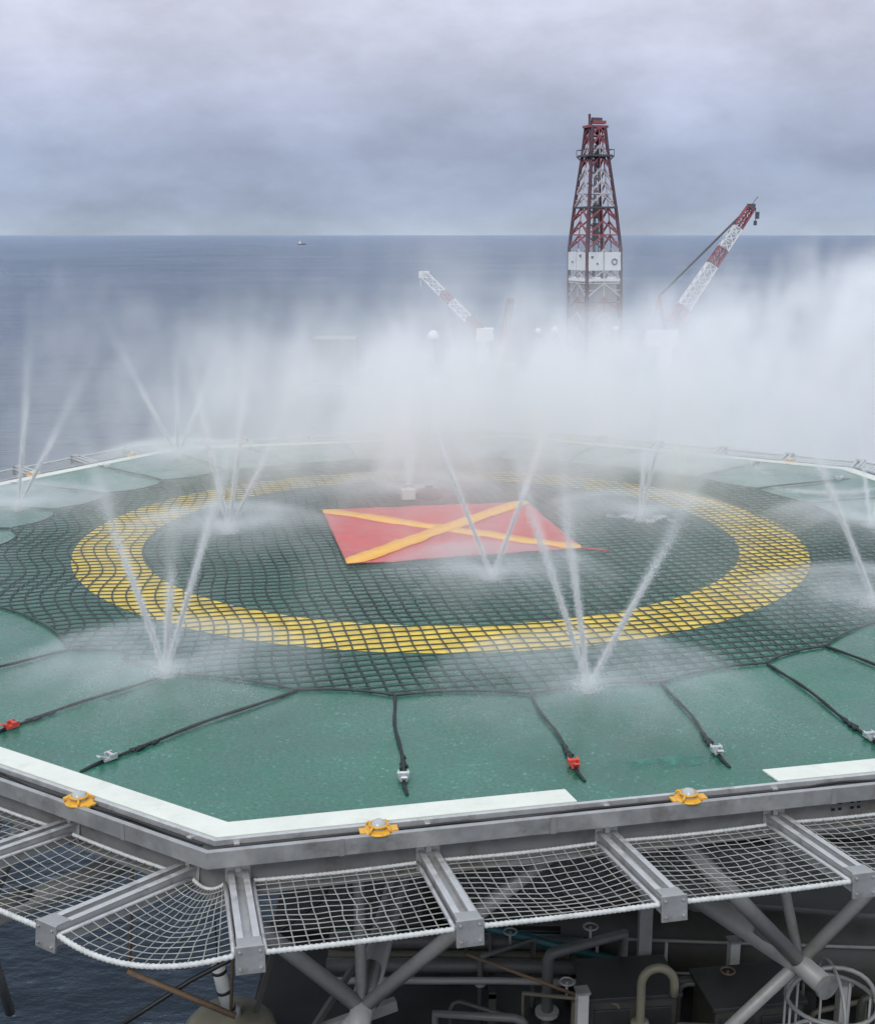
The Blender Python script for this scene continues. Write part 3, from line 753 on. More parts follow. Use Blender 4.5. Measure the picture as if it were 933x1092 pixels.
pf=thing('production_platform','dark steel platform deck in shadow beneath the helicopter deck','platform',(3,0,-5.9))
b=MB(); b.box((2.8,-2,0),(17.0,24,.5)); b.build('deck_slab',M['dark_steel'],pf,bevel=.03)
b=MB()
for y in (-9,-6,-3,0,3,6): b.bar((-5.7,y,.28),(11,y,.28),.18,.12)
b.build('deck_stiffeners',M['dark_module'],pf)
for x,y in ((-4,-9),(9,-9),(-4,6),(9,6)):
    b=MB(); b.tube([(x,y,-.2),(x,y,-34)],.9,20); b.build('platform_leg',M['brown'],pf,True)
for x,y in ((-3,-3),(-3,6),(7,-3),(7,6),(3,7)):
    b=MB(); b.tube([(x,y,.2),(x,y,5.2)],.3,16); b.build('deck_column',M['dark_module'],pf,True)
def eq(name,lab,cat,loc): return thing(name,lab,cat,loc)
ZP=-5.65
# long dark housing and box modules
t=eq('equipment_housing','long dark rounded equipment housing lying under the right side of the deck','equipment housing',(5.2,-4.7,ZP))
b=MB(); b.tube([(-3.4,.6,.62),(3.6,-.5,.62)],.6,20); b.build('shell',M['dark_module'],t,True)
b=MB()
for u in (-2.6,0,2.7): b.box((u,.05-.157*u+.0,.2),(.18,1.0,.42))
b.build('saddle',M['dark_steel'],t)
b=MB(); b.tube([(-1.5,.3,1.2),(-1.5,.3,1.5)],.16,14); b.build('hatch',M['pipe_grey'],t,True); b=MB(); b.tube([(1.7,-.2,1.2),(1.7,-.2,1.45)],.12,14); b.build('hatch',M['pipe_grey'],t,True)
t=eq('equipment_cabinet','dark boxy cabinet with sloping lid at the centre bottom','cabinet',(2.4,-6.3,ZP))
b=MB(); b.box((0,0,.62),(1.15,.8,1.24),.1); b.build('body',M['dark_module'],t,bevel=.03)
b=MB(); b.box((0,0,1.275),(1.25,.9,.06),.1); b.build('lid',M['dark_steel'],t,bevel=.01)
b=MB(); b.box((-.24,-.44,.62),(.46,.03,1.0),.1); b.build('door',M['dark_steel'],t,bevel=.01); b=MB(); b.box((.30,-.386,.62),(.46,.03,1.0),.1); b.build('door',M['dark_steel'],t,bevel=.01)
t2=copy_tree(t,(3.95,-6.4,ZP-.05),.05,'second dark boxy cabinet in front of the short pale post')
# gooseneck vent
t=eq('vent_pipe','tan gooseneck vent pipe curving over above the dark cabinet','vent pipe',(2.42,-7.3,ZP))
pts=[(0,0,0),(0,0,1.6)]+[(.20-.20*math.cos(a),0,1.85+.22*math.sin(a)) for a in [PI*i/10 for i in range(11)]]+[(.40,0,1.7)]
b=MB(); b.tube(pts,.055,12); b.build('pipe',M['tan'],t,True)
b=MB(); b.tube([(0,0,1.28),(0,0,1.34)],.11,14); b.build('flange',M['tan'],t,True)
b=MB(); b.tube([(.05,-.05,1.3),(.35,-.1,1.22),(.3,-.12,1.02),(.18,-.1,.9)],.025,8); b.tube([(.35,-.1,1.22),(.42,-.1,1.18)],.05,8); b.build('valve_lever',M['pale_post'],t,True)
# pale posts
posts=[((1.72,-7.2,ZP),1.68,.14,'tall pale square post standing at the bottom centre of the picture'),((3.99,-5.5,ZP),1.32,.14,'short pale post with hanging cable under the near right outrigger'),
       ((2.75,-7.3,ZP),1.20,.13,'stubby pale post just right of the gooseneck vent'),((5.35,-6.0,ZP),1.0,.15,'pale post behind the hooped ladder cage')]
for loc,h,w,lab in posts:
    t=thing('guard_post',lab,'post',loc,.15,'pale posts on the lower deck')
    b=MB(); b.box((0,0,h/2),(w,w,h)); b.build('post',M['pale_post'],t,bevel=.01)
    b=MB(); b.box((0,0,h+.018),(w+.03,w+.03,.03)); b.build('cap_plate',M['galv'],t); b=MB(); b.box((0,0,.02),(w+.12,w+.12,.036)); b.build('base_plate',M['galv'],t)
# hooped ladder cage
t=eq('ladder_cage','grey hooped ladder cage at the lower right','ladder cage',(4.62,-7.6,ZP))
def hoop(z): return [(-.55*math.cos(a)+0,-.15-.55*math.sin(a)*.0+.0,z) for a in (0,)]
for z in (.5,1.2,1.85):
    b=MB(); b.tube([(.52*math.cos(a),.52*math.sin(a),z+(.0)) for a in [2*PI*i/28 for i in range(28)]],.026,8,closed=True); b.build('hoop',M['pipe_grey'],t,True)
b=MB()
arch=[(-.52,0,1.85)]+[(-.52*math.cos(a),0,1.85+.42*math.sin(a)) for a in [PI*i/14 for i in range(15)]]
b.tube(arch,.028,8); b.build('hoop',M['pipe_grey'],t,True); b=MB(); b.tube([(0,p[0],p[2]) for p in arch],.022,8); b.build('hoop',M['pipe_grey'],t,True)
for i in range(10):
    a=2*PI*i/10+.2; b=MB(); b.tube([(.52*math.cos(a),.52*math.sin(a),.0),(.52*math.cos(a),.52*math.sin(a),1.85)],.016,6); b.build('cage_bar',M['pipe_grey'],t,True)
# teal pipe, thin rods
t=eq('teal_pipe','teal painted pipe running in shadow under the deck','pipe',(1.3,-5,-4.7)); b=MB(); b.tube([(-1.25,0,.45),(1.15,0,-.25),(2.2,0,-.55)],.07,10); b.build('pipe',M['teal'],t,True)
b=MB()
for u in (-.6,.5): b.tube([(u,0,.29-.2916*(u+.6)*1.0-.05),(u,.0,-.95)],.03,8)
b.build('bracket',M['dark_steel'],t,True)
t=eq('handrail_rod','thin grey sloping rod beneath the middle safety nets','rod',(1.1,-7,-3.9)); b=MB(); b.tube([(-.8,0,.32),(.62,0,-.27)],.022,8); b.build('rail',M['brown'],t,True)
b=MB(); b.tube([(-.8,.3,1.6),(-.8,0,.32)],.018,8); b.build('hanger',M['dark_module'],t,True)
b=MB(); b.tube([(.6,.01,-.29),(.6,.01,-1.75)],.018,8); b.build('hanger',M['dark_module'],t,True)
# left bottom group over the sea
t=eq('storage_tank','tan tank with domed top at the bottom left under the corner net','tank',(-2.72,-6.6,-6.78))
b=MB(); b.lathe((0,0,0),[(.62,0),(.62,1.75),(.58,1.92),(.45,2.06),(.25,2.13),(.03,2.16)],28); b.build('shell',M['tan'],t,True)
b=MB(); b.tube([(.1,-.1,2.1),(.1,-.1,2.28)],.07,12); b.build('nozzle',M['pipe_grey'],t,True)
b=MB(); b.box((.5,.3,-.1),(3.0,2.2,.2)); b.build('platform_bracket',M['dark_steel'],t)
t=eq('banded_float','small white cylinder with dark bands hanging under the corner net','float',(-2.70,-7.2,-4.15))
b=MB(); b.tube([(-.02,0,.55),(.10,0,-.12)],.085,14); b.build('body',M['pale_post'],t,True)
for u in (.1,.5,.85): b=MB(); b.tube([(-.02+.12*u,0,.55-.67*u),(-.02+.12*(u+.06),0,.55-.67*(u+.06))],.092,14); b.build('band',M['black'],t,True)
b=MB(); b.tube([(-.02,0,.5),(-.06,0,3.4)],.008,6); b.build('line',M['black'],t,True)
t=eq('hanger_pole','thin brown pole sloping below the left corner net','pole',(-3.0,-8,-3.45)); b=MB(); b.tube([(-.6,0,.28),(.62,0,-.30)],.036,8); b.build('pole',M['brown'],t,True)
b=MB(); b.tube([(-.58,0,.25),(-.5,.6,2.9)],.02,8); b.tube([(.55,.1,-.27),(.7,.5,2.9)],.02,8); b.build('hanger',M['brown'],t,True)
t=eq('cable_run','dark sagging cable below the left corner net','cable',(-3.0,-8,-3.6)); b=MB(); b.tube([(-.9,-.1,-.35),(-.4,0,-.05),(.1,.1,.25),(.9,.3,.6),(1.6,.6,1.0),(2.2,.8,3.0)],.03,8); b.build('cable',M['black'],t,True)
t=eq('brace_frame','dark braced frame under the first near safety net','frame',(-1.5,-6.6,-5.3)); b=MB(); b.bar((-.7,0,.1),(.9,.6,.35),.12,.16); b.build('beam',M['pipe_grey'],t,bevel=.01)
for p,q,w_ in (((-.75,-.2,-.5),(.4,.4,1.1),.07),((-.3,-.3,-.6),(.9,.4,.9),.06),((-1.0,0,.2),(-.6,.1,1.6),.06)):
    b=MB(); b.bar(p,q,w_); b.build('brace',M['dark_module'],t)
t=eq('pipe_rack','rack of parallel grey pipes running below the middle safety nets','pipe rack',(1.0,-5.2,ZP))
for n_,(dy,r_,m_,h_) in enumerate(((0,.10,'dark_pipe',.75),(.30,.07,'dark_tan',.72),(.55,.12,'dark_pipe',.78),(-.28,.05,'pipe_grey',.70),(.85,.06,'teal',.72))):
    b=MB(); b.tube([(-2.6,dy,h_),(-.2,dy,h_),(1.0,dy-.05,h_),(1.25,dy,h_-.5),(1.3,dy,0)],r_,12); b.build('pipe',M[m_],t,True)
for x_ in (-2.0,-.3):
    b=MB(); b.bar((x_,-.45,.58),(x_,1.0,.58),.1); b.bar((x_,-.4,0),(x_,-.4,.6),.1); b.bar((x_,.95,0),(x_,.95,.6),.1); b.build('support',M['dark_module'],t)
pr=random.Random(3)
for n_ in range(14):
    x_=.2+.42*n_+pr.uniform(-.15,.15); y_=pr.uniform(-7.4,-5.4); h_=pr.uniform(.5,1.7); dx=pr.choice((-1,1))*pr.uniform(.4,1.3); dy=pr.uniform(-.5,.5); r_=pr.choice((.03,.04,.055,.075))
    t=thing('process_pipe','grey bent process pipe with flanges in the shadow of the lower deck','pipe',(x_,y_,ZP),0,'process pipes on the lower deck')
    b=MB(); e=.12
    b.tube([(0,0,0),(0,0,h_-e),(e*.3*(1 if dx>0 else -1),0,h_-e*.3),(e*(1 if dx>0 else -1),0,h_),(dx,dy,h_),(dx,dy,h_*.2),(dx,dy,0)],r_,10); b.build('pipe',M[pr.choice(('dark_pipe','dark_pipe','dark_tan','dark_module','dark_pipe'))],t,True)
    b=MB(); z=h_*pr.uniform(.3,.6); b.tube([(0,0,z),(0,0,z+.05)],r_*2.1,14); b.build('flange',M['pipe_grey'],t)
    if n_%2:
        b=MB(); q=.55; c=Vector((dx*q,dy*q,h_)); b.tube([c,c+Vector((0,0,.22))],.018,8); b.tube([c+Vector((.09*math.cos(a),.09*math.sin(a),.22)) for a in [2*PI*i/14 for i in range(14)]],.014,6,closed=True); b.build('valve_wheel',M[pr.choice(('pipe_grey','brown','pipe_grey'))],t,True)
t=eq('lower_handrail','grey pipe handrail along the dark lower deck at bottom right','handrail',(4.4,-5.0,ZP))
b=MB(); b.tube([(-2.2,0,1.05),(2.6,-.3,1.05)],.025,8); b.build('top_rail',M['pipe_grey'],t,True); b=MB(); b.tube([(-2.2,0,.55),(2.6,-.3,.55)],.02,8); b.build('mid_rail',M['pipe_grey'],t,True)
for q in range(6):
    u=q/5; b=MB(); b.tube([(-2.2+4.8*u,-.3*u,0),(-2.2+4.8*u,-.3*u,1.05)],.024,8); b.build('post',M['pipe_grey'],t,True)
t=eq('cable_tray','sloping cable tray with dark cables beside the rounded housing','cable tray',(3.6,-7.1,ZP))
b=MB(); b.box((0,0,.9),(2.4,.35,.03),.12); b.box((.02,.17,.94),(2.4,.02,.10),.12); b.box((-.02,-.17,.94),(2.4,.02,.10),.12); b.build('tray',M['galv'],t)
for dy in (-.1,-.03,.05,.11):
    b=MB(); b.tube([(-1.2,dy-.14,.945),(-.4,dy-.05,.95),(.4,dy+.05,.945),(1.2,dy+.14,.95)],.022,6); b.build('cable',M['black'],t,True)
for x_ in (-1.0,1.0):
    b=MB(); b.bar((x_,.12*x_,0),(x_,.12*x_,.885),.08); b.build('support',M['pipe_grey'],t)

# ------------------------------------------------------------------ distant drilling rig
RY=200.0
def lat_tower(levels,rot,cx,colors):
    """levels list of (z, half) ; returns parts"""
    cs,sn=math.cos(rot),math.sin(rot)
    def cp(i,h,z):
        x,y=((-1,-1),(1,-1),(1,1),(-1,1))[i]; return Vector((cx(z)+h*(x*cs-y*sn), h*(x*sn+y*cs), z))
    return cp
DX=27.35
dk=thing('drilling_derrick','tall red and white lattice drilling derrick rising out of the mist','derrick',(DX,RY,-24))
ZD=24
lev=[(-23,3.45),(-10.5,3.42),(-1,3.30),(2.6,3.28),(9.6,2.62),(18.2,1.62),(23.0,1.20)]
def half(z):
    for (z0,h0),(z1,h1) in zip(lev,lev[1:]):
        if z0<=z<=z1: return h0+(h1-h0)*(z-z0)/(z1-z0)
    return lev[-1][1]
rot=R(22); cs,sn=math.cos(rot),math.sin(rot)
def cp(i,z,k=1.0):
    x,y=((-1,-1),(1,-1),(1,1),(-1,1))[i%4]; h=half(z)*k; return Vector((h*(x*cs-y*sn)-.022*(z-2), h*(x*sn+y*cs), z+ZD))
for i in range(4):
    b=MB(); b.tube([cp(i,z) for z in (-23,-10.5,-1,2.6,9.6,18.2,23)],.30,8); b.build('leg',M['rig_darkred'],dk)
zs=[-23,-20,-17,-14,-11,-8.2,-5.6,-3.2,-1,2.6,5.0,7.3,9.6,11.9,14.0,16.1,18.2,19.9,21.5,23]
for part,mat_,pick in (('white_bracing','rig_pale',0),('red_bracing','rig_hazed_red',1)):
    for q,(z0,z1) in enumerate(zip(zs,zs[1:])):
        b=MB()
        colr = 1 if q in (0,1,2,5,9,10,11,15,17,18) else 0
        for i in range(4):
            a0,a1=cp(i,z0),cp(i+1,z0); c0,c1=cp(i,z1),cp(i+1,z1); mid=(c0+c1)/2; midb=(a0+a1)/2
            if colr==pick:
                b.bar(a0,mid,.24); b.bar(a1,mid,.24)
                b.bar((a0+c0)/2,(a0+mid)/2,.17); b.bar((a1+c1)/2,(a1+mid)/2,.17); b.bar(midb,mid,.17)
            if (q%2==0)==(pick==1) and colr==pick: b.bar(a0,a1,.2)
        if b.v: b.build(part,M[mat_],dk)
# inner guide column and hanging gear
b=MB(); b.bar((.1,0,ZD-20),(-.3,0,ZD+20),.5); b.bar((1.0,0,ZD-20),(.3,0,ZD+20),.22); b.bar((-1.2,0,ZD-20),(-.9,0,ZD+16),.25); b.build('guide_column',M['rig_grey'],dk)
b=MB(); b.box((.0,0,ZD+9.0),(1.1,1.1,2.0)); b.box((0,0,ZD+5.5),(1.0,1.0,3)); b.build('travelling_block',M['rig_dark'],dk)
# white wind wall on four faces with openings
b=MB()
for i in range(4):
    p0,p1=cp(i,-1.0,1.04),cp(i+1,-1.0,1.04); q0,q1=cp(i,2.1,1.04),cp(i+1,2.1,1.04)
    for u0,u1 in ((.02,.46),(.50,.985)):
        pa,pb,pc,pd=p0.lerp(p1,u0),p0.lerp(p1,u1),q0.lerp(q1,u1),q0.lerp(q1,u0); nrm=(p1-p0).cross(Vector((0,0,1))).normalized()*.12
        b.add([pa,pb,pc,pd,pa+nrm,pb+nrm,pc+nrm,pd+nrm],[(3,2,1,0),(4,5,6,7),(0,1,5,4),(1,2,6,5),(2,3,7,6),(3,0,4,7)])
b.build('wind_wall',M['rig_white'],dk)
b=MB()
for i in range(4):
    p0,p1=cp(i,-2.6,1.03),cp(i+1,-2.6,1.03); b.bar(p0,p1,.15,.5)
    p0,p1=cp(i,-3.2,1.0),cp(i+1,-3.2,1.0); b.bar(p0.lerp(p1,.15)+Vector((0,0,.8)),p0.lerp(p1,.4)+Vector((0,0,.8)),.2,.6); b.bar(p0.lerp(p1,.6)+Vector((0,0,.8)),p0.lerp(p1,.85)+Vector((0,0,.8)),.2,.6)
b.build('white_belt',M['rig_white'],dk)
# dark marks on the wind wall (an illegible round emblem and small squares)
b=MB()
def face_pt(i,u,z,k=1.1): return cp(i,z,k).lerp(cp(i+1,z,k),u)
c=face_pt(0,.76,.5); e=(cp(1,0)-cp(0,0)).normalized(); ringp=[c+e*.48*math.cos(t)+Vector((0,0,.48*math.sin(t))) for t in [2*PI*j/18 for j in range(18)]]
b.tube(ringp,.11,5,closed=True)
for i,u,z,w in ((3,.7,1.5,.5),(3,.3,.4,.35),(0,.16,1.3,.4),(0,.3,.2,.3)): 
    p=face_pt(i,u,z); b.box(p,(w,.1,w*.8),math.atan2((cp(i+1,0)-cp(i,0)).y,(cp(i+1,0)-cp(i,0)).x))
b.build('wall_marks',M['rig_mark'],dk)
b=MB(); 
for i in range(4): b.bar(cp(i,-10),cp(i+1,-10),.3,1.0)
for i in range(4):
    for zz in (-3.4,-6.6,-9.8,-13,-16.2):
        p0,p1=cp(i,zz,.98),cp(i+1,zz,.98); q0,q1=cp(i,zz-3,.98),cp(i+1,zz-3,.98)
        b.add([p0.lerp(p1,.06),p0.lerp(p1,.88),q0.lerp(q1,.88),q0.lerp(q1,.06)],[(0,1,2,3)])
o=b.build('cladding_panel',M['rig_grey'],dk); s_=o.modifiers.new('Solidify','SOLIDIFY'); s_.thickness=.08
ct=cp(0,18.2).lerp(cp(2,18.2),.5)
b=MB(); b.box(ct,(4.4,4.4,.35),rot); b.build('crown_platform',M['rig_dark'],dk)
b=MB()
for i in range(4):
    qx=[Vector((2.35*(x*cs-y*sn),2.35*(x*sn+y*cs),0)) for x,y in ((-1,-1),(1,-1),(1,1),(-1,1))]
    b.bar(ct+qx[i]+Vector((0,0,1.0)),ct+qx[(i+1)%4]+Vector((0,0,1.0)),.1); b.bar(ct+qx[i],ct+qx[i]+Vector((0,0,1.0)),.1)
    b.bar(ct+qx[i],ct+qx[i]*.6+Vector((0,0,-1.3)),.22)
b.box(ct+Vector((-.1,0,.5)),(1.6,1.6,1.2),rot); b.build('platform_rail',M['rig_dark'],dk)
ct2=cp(0,23).lerp(cp(2,23),.5)
b=MB(); b.box(ct2,(3.6,2.6,.4),rot); b.box(ct2+Vector((.5,0,.75)),(2.4,1.2,.5),rot); b.build('crown_block',M['rig_hazed_red'],dk)
b=MB(); b.box(ct2+Vector((.2,0,1.2)),(1.9,.5,.6),rot); b.box(ct2+Vector((-.9,0,.3)),(.5,.5,1.4),rot); b.build('sheave',M['rig_dark'],dk)
b=MB(); p=cp(0,19); b.bar(p+Vector((-.1,0,-2)),Vector((-1.62,-.8,ZD+25.0)),.40); b.build('mast',M['rig_darkred'],dk)
# pale mid platform at 9.6
b=MB()
for i in range(4): b.bar(cp(i,9.6,1.05),cp(i+1,9.6,1.05),.35,.3)
b.build('mid_ring',M['rig_dark'],dk)

def crane_boom(name,lab,base,tip,wb,wt,sec,parentloc,extra=None):
    t=thing(name,lab,'crane',parentloc); O=Vector(parentloc)
    a=Vector(base)-O; z=Vector(tip)-O; d=z-a; L_=d.length; d=d.normalized(); y=Vector((0,1,0)); x=y.cross(d).normalized()
    for s0,s1,m in sec:
        b=MB(); n=max(2,int((s1-s0)*L_/1.3))
        for i in range(n):
            u0=s0+(s1-s0)*i/n; u1=s0+(s1-s0)*(i+1)/n
            def q(u,sx,sy): w=(wb+(wt-wb)*u)/2; return a+d*L_*u+x*sx*w+y*sy*w
            cr=[(-1,-1),(1,-1),(1,1),(-1,1)]
            for j in range(4):
                b.bar(q(u0,*cr[j]),q(u1,*cr[j]),.22)
                b.bar(q(u0,*cr[j]),q(u1,*cr[(j+1)%4]),.13); b.bar(q(u1,*cr[j]),q(u1,*cr[(j+1)%4]),.13); b.bar(q(u1,*cr[j]),q(u0,*cr[(j+1)%4]),.13)
            # walkway plate along the boom
        b.bar(a+d*L_*s0,a+d*L_*s1,.35*wt/1.2+.2,.18)
        b.build('boom_section',M[m],t)
    return t,a,z,d,x
t,a,z,d,x=crane_boom('pedestal_crane','large rig crane right of the derrick with raised red and white boom',(41.2,RY,-10.6),(54.1,RY,9.5),2.3,1.3,
    [(0,.16,'rig_hazed_red'),(.16,.38,'rig_white'),(.38,.52,'rig_white'),(.52,.66,'rig_hazed_red'),(.66,.84,'rig_white'),(.84,1.0,'rig_hazed_red')],(41.2,RY,-22))
b=MB(); b.box(z+Vector((.1,0,.2)),(1.3,1.2,1.1),-.4); b.box(z+Vector((1.3,0,-1.2)),(.5,.4,1.2)); b.build('boom_head',M['rig_dark'],t)
b=MB(); b.bar(z+Vector((.9,0,.1)),z+Vector((.95,0,-2.2)),.10); b.box(z+Vector((.95,0,-2.5)),(.5,.4,.8)); b.build('hook_block',M['rig_dark'],t)
b=MB(); b.bar(z+Vector((.2,0,.6)),z+Vector((1.2,0,2.0)),.09); b.build('aerial',M['rig_dark'],t)
b=MB(); g=Vector((39.0,RY,-5.5))-Vector((41.2,RY,-22)); b.bar(z-d*1.6+x*-.6,g,.24); b.bar(z-d*1.6+x*-.6+Vector((0,.9,0)),g+Vector((0,.9,0)),.18); b.build('pendant_line',M['rig_dark'],t)
b=MB(); b.bar(g,(-.6,0,9),.35); b.bar(g,(-4.2,0,9),.3); b.bar(g+Vector((0,1.2,0)),(-.6,1.2,9),.35); b.build('gantry_frame',M['rig_hazed_red'],t)
b=MB(); b.box((-1.6,.5,9.2),(5.5,3,2.6)); b.build('cab',M['rig_white'],t)
b=MB(); b.tube([(-.9,.5,0),(-.9,.5,8.2)],1.5,18); b.build('pedestal',M['rig_white'],t,True)
t,a,z,d,x=crane_boom('pedestal_crane','small rig crane with white boom leaning left above the mist',(7.5,RY,-11.5),(-2.4,RY,-1.8),1.5,1.3,
    [(0,.22,'rig_hazed_red'),(.22,.52,'rig_white'),(.52,.68,'rig_hazed_red'),(.68,1.0,'rig_white')],(7.5,RY,-22))
b=MB(); b.box(z,(1.5,1.1,1.2),.7); b.bar(z+Vector((-.5,0,0)),z+Vector((-.6,0,-2.0)),.15); b.build('boom_head',M['rig_white'],t)
b=MB(); b.tube([(.6,0,0),(.6,0,9)],1.1,16); b.box((.8,0,9.8),(3,2.4,2.2)); b.build('pedestal',M['rig_white'],t)
t,a,z,d,x=crane_boom('pedestal_crane','short red crane boom standing between small crane and derrick',(11.2,RY,-15),(12.8,RY,-6.3),1.4,1.0,[(0,.5,'rig_hazed_red'),(.5,1.0,'rig_darkred')],(11.2,RY,-22))
b=MB(); b.box(z,(1.1,.9,.8),.2); b.build('boom_head',M['rig_dark'],t)
b=MB(); b.tube([(0,0,0),(0,0,6)],.8,16); b.box((0,0,6.6),(2,1.8,1.4)); b.build('pedestal',M['rig_hazed_red'],t)
# the rig hull with modules
rg=thing('drilling_rig_hull','pale drilling rig hull with deck modules hidden in the mist','drilling rig',(10,RY+6,-35))
b=MB(); b.box((0,0,12.5),(68,34,1.6)); b.box((0,0,9.5),(64,30,4.4)); b.build('hull',M['rig_hull'],rg,bevel=.2)
for x_,y_ in ((-26,-11),(0,-11),(26,-11),(-26,11),(0,11),(26,11)):
    b=MB(); b.tube([(x_,y_,-12),(x_,y_,7.4)],2.6,20); b.build('column',M['rig_grey'],rg,True)
mods=[(-28,-12,5,5,1.6,'rig_grey'),(-22,-9,4,6,3.6,'rig_hull'),(-16,-10,5,7,4.9,'rig_grey'),(-11,-12,2.5,3,2.4,'rig_white'),(-7,-6,4,6,6.4,'rig_grey'),(-4,-12,2.2,2,3.2,'rig_hull'),(0,-9,8,8,4.5,'rig_hull'),(18,-4,13,13,7,'rig_grey'),(31,-10,5,6,4,'rig_white'),(-29,6,8,8,8,'rig_hull')]
for x_,y_,w_,d_,h_,m_ in mods:
    b=MB(); b.box((x_,y_,13.32+h_/2),(w_,d_,h_)); 
    for q in range(int(w_//1.5)): b.box((x_-w_/2+.9+q*1.5,y_-d_/2-.03,13.3+h_*.6),(.7,.1,.9))
    b.build('module',M[m_],rg,bevel=.08)
b=MB()
for i in range(35): b.bar((-33.5+i*1.97,-16.6,13.3),(-33.5+i*1.97,-16.6,14.5),.09)
b.bar((-33.5,-16.6,14.5),(33.5,-16.6,14.5),.1); b.bar((-33.5,-16.6,13.9),(33.5,-16.6,13.9),.08); b.build('handrail',M['rig_white'],rg)
# white domes / lamps on the rig
for x_,z_,r_,lab in ((-.8,-12.2,1.0,'white radome standing left of the derrick in the mist'),(17.5,-11.0,.55,'small white dome between red crane and derrick'),(20.4,-10.9,.65,'bright white dome next to the derrick foot'),
                     (-11.2,-26.1,.5,'small white round dome low in the mist at left of the rig'),(31,-10.6,.5,'small white dome at right of the derrick foot')):
    t=thing('radome',lab,'radome',(x_,RY-3,z_-3),0,'white domes on the drilling rig')
    b=MB(); b.lathe((0,0,2.2),[(r_*.75,0),(r_*1.0,r_*.5),(r_*.98,r_*.9),(r_*.75,r_*1.4),(r_*.4,r_*1.7),(.05,r_*1.8)],20); b.build('dome',M['rig_white'],t,True)
    b=MB(); b.tube([(0,0,-8 if z_>-20 else -1),(0,0,2.2)],.22,10); b.build('stand',M['rig_grey'],t,True)
# far vessel
t=thing('distant_vessel','tiny pale ship far out near the horizon','ship',(-540,5020,-35))
b=MB(); b.prism([(-15,-3),(11,-3),(17,0),(11,3),(-15,3)],-1,4); b.build('hull',M['rig_dark'],t)
b=MB(); b.box((-8,0,7),(9,5,6)); b.box((-7,0,11.5),(5,4,3)); b.build('wheelhouse',M['rig_white'],t)
b=MB(); b.bar((-6,0,13),(-6,0,19),.7); b.build('mast',M['rig_white'],t)

# ------------------------------------------------------------------ sea
mb=MB(); n=64; rs=[0,60,200,600,2000,8000,30000,60000]
vs=[(0,0,0)]; fs=[]
for r in rs[1:]:
    for i in range(n): vs.append((r*math.cos(2*PI*i/n),r*math.sin(2*PI*i/n),0))
for i in range(n): fs.append((0,1+i,1+(i+1)%n))
for k in range(len(rs)-2):
    for i in range(n): fs.append((1+k*n+i,1+(k+1)*n+i,1+(k+1)*n+(i+1)%n,1+k*n+(i+1)%n))
mb.add(vs,fs); o=mb.build('sea',M['sea']); o.location=(0,0,-35); tag(o,'dark blue grey open sea reaching the horizon','sea',kind='structure')

# ------------------------------------------------------------------ sky and light
SUN_EL,SUN_AZ=R(44),R(-108)     # azimuth of the sun measured from +x, behind the camera's left
w=bpy.data.worlds.new('World'); S.world=w; w.use_nodes=True
nt=w.node_tree; N=nt.nodes; L=nt.links; bg=N['Background']; bg.inputs['Strength'].default_value=.1
sky=N.new('ShaderNodeTexSky'); sky.sky_type='NISHITA'; sky.sun_disc=False; sky.sun_elevation=SUN_EL; sky.sun_rotation=PI/2-SUN_AZ
tc=N.new('ShaderNodeTexCoord'); sp=N.new('ShaderNodeSeparateXYZ'); L.new(tc.outputs['Generated'],sp.inputs[0])
ramp=N.new('ShaderNodeValToRGB'); cr=ramp.color_ramp
stops=[(0,(.385,.455,.56)),(.022,(.325,.39,.53)),(.06,(.325,.38,.53)),(.10,(.42,.46,.60)),(.145,(.53,.55,.675)),(.19,(.63,.64,.76)),(.45,(.75,.83,.96)),(1,(.92,.98,1.08))]
cr.elements[0].position=stops[0][0]; cr.elements[0].color=(*stops[0][1],1); cr.elements[1].position=1; cr.elements[1].color=(*stops[-1][1],1)
for p,c in stops[1:-1]:
    e=cr.elements.new(p); e.color=(*c,1)
L.new(sp.outputs['Z'],ramp.inputs['Fac'])
# cloud structure: soft stretched banks
def mth(o,a,b):
    n=N.new('ShaderNodeMath'); n.operation=o
    for i,q in enumerate((a,b)):
        if isinstance(q,(int,float)): n.inputs[i].default_value=q
        else: L.new(q,n.inputs[i])
    return n.outputs[0]
mp=N.new('ShaderNodeMapping'); mp.inputs['Scale'].default_value=(2.2,2.2,4.6); mp.inputs['Location'].default_value=(.35,.1,.4); L.new(tc.outputs['Generated'],mp.inputs['Vector'])
n1=N.new('ShaderNodeTexNoise'); n1.inputs['Scale'].default_value=2.4; n1.inputs['Detail'].default_value=7; n1.inputs['Roughness'].default_value=.55; n1.inputs['Distortion'].default_value=.15; L.new(mp.outputs[0],n1.inputs['Vector'])
r1=N.new('ShaderNodeMapRange'); r1.inputs[1].default_value=.30; r1.inputs[2].default_value=.70; r1.inputs[3].default_value=.80; r1.inputs[4].default_value=1.20; L.new(n1.outputs['Fac'],r1.inputs[0])
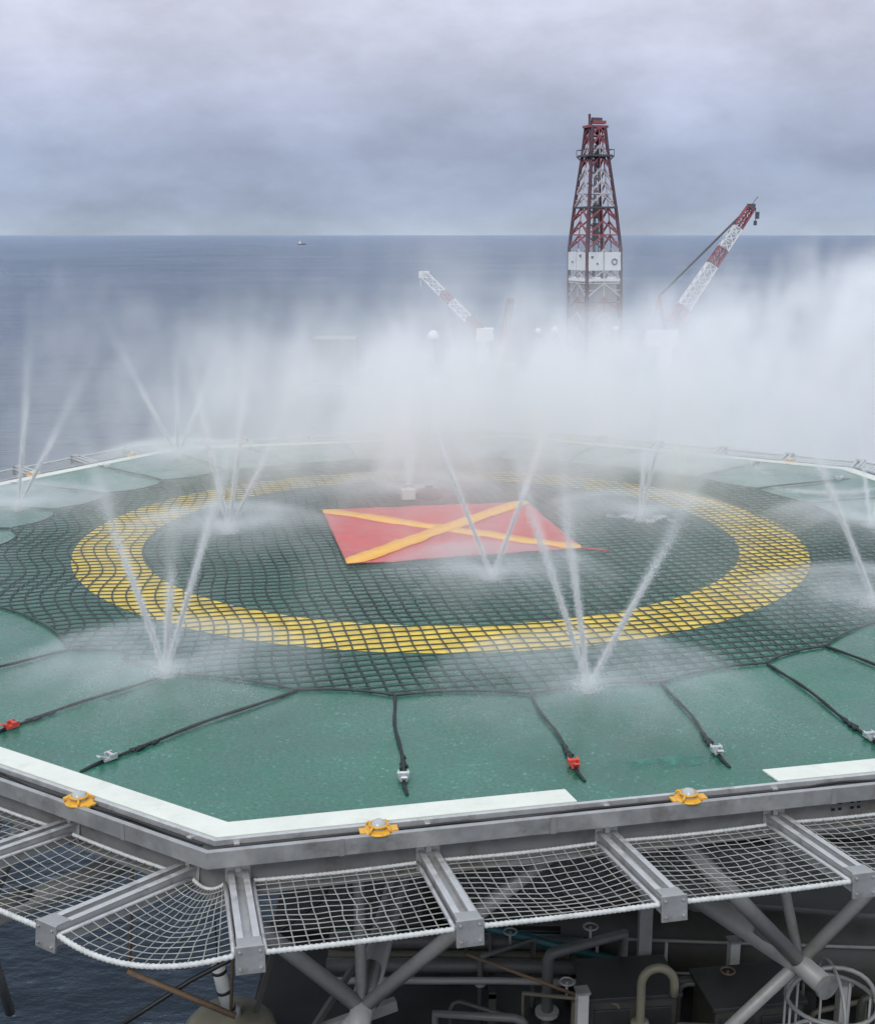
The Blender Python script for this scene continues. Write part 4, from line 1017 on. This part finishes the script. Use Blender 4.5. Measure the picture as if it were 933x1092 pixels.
sc=N.new('ShaderNodeVectorMath'); sc.operation='SCALE'; L.new(ramp.outputs['Color'],sc.inputs[0]); n2=N.new('ShaderNodeTexNoise'); n2.inputs['Scale'].default_value=7.5; n2.inputs['Detail'].default_value=6; n2.inputs['Roughness'].default_value=.6; L.new(mp.outputs[0],n2.inputs['Vector'])
r2=N.new('ShaderNodeMapRange'); r2.inputs[1].default_value=.32; r2.inputs[2].default_value=.68; r2.inputs[3].default_value=.94; r2.inputs[4].default_value=1.06; L.new(n2.outputs['Fac'],r2.inputs[0])
L.new(mth('MULTIPLY',mth('MULTIPLY',r1.outputs[0],r2.outputs[0]),10.6),sc.inputs['Scale'])
mx=N.new('ShaderNodeMix'); mx.data_type='RGBA'; mx.inputs[0].default_value=.94; L.new(sky.outputs[0],mx.inputs[6]); L.new(sc.outputs[0],mx.inputs[7]); L.new(mx.outputs[2],bg.inputs['Color'])
sl=bpy.data.lights.new('sun','SUN'); sl.energy=1.5; sl.angle=R(25); sl.color=(1,.99,.975)
so=bpy.data.objects.new('sun',sl); C.objects.link(so)
dv=Vector((math.cos(SUN_EL)*math.cos(SUN_AZ),math.cos(SUN_EL)*math.sin(SUN_AZ),math.sin(SUN_EL)))
so.rotation_euler=dv.to_track_quat('Z','Y').to_euler()

# ------------------------------------------------------------------ camera
cd=bpy.data.cameras.new('camera'); co=bpy.data.objects.new('camera',cd); C.objects.link(co)
co.location=(-.05,-20.69,5.07); co.rotation_euler=(PI/2-math.atan(296/1320),0,0)
cd.sensor_fit='VERTICAL'; cd.sensor_height=36; cd.lens=1320/1092*36; cd.clip_start=.1; cd.clip_end=100000
S.camera=co
S.view_settings.view_transform='Standard'; S.view_settings.look='None'; S.view_settings.exposure=.10; S.view_settings.gamma=1
S.render.engine='CYCLES'
cy=S.cycles; cy.use_denoising=True; cy.max_bounces=10; cy.diffuse_bounces=3; cy.glossy_bounces=3; cy.transmission_bounces=4; cy.volume_bounces=8; cy.transparent_max_bounces=16
cy.volume_step_rate=2.0; cy.volume_max_steps=128; cy.caustics_reflective=False; cy.caustics_refractive=False
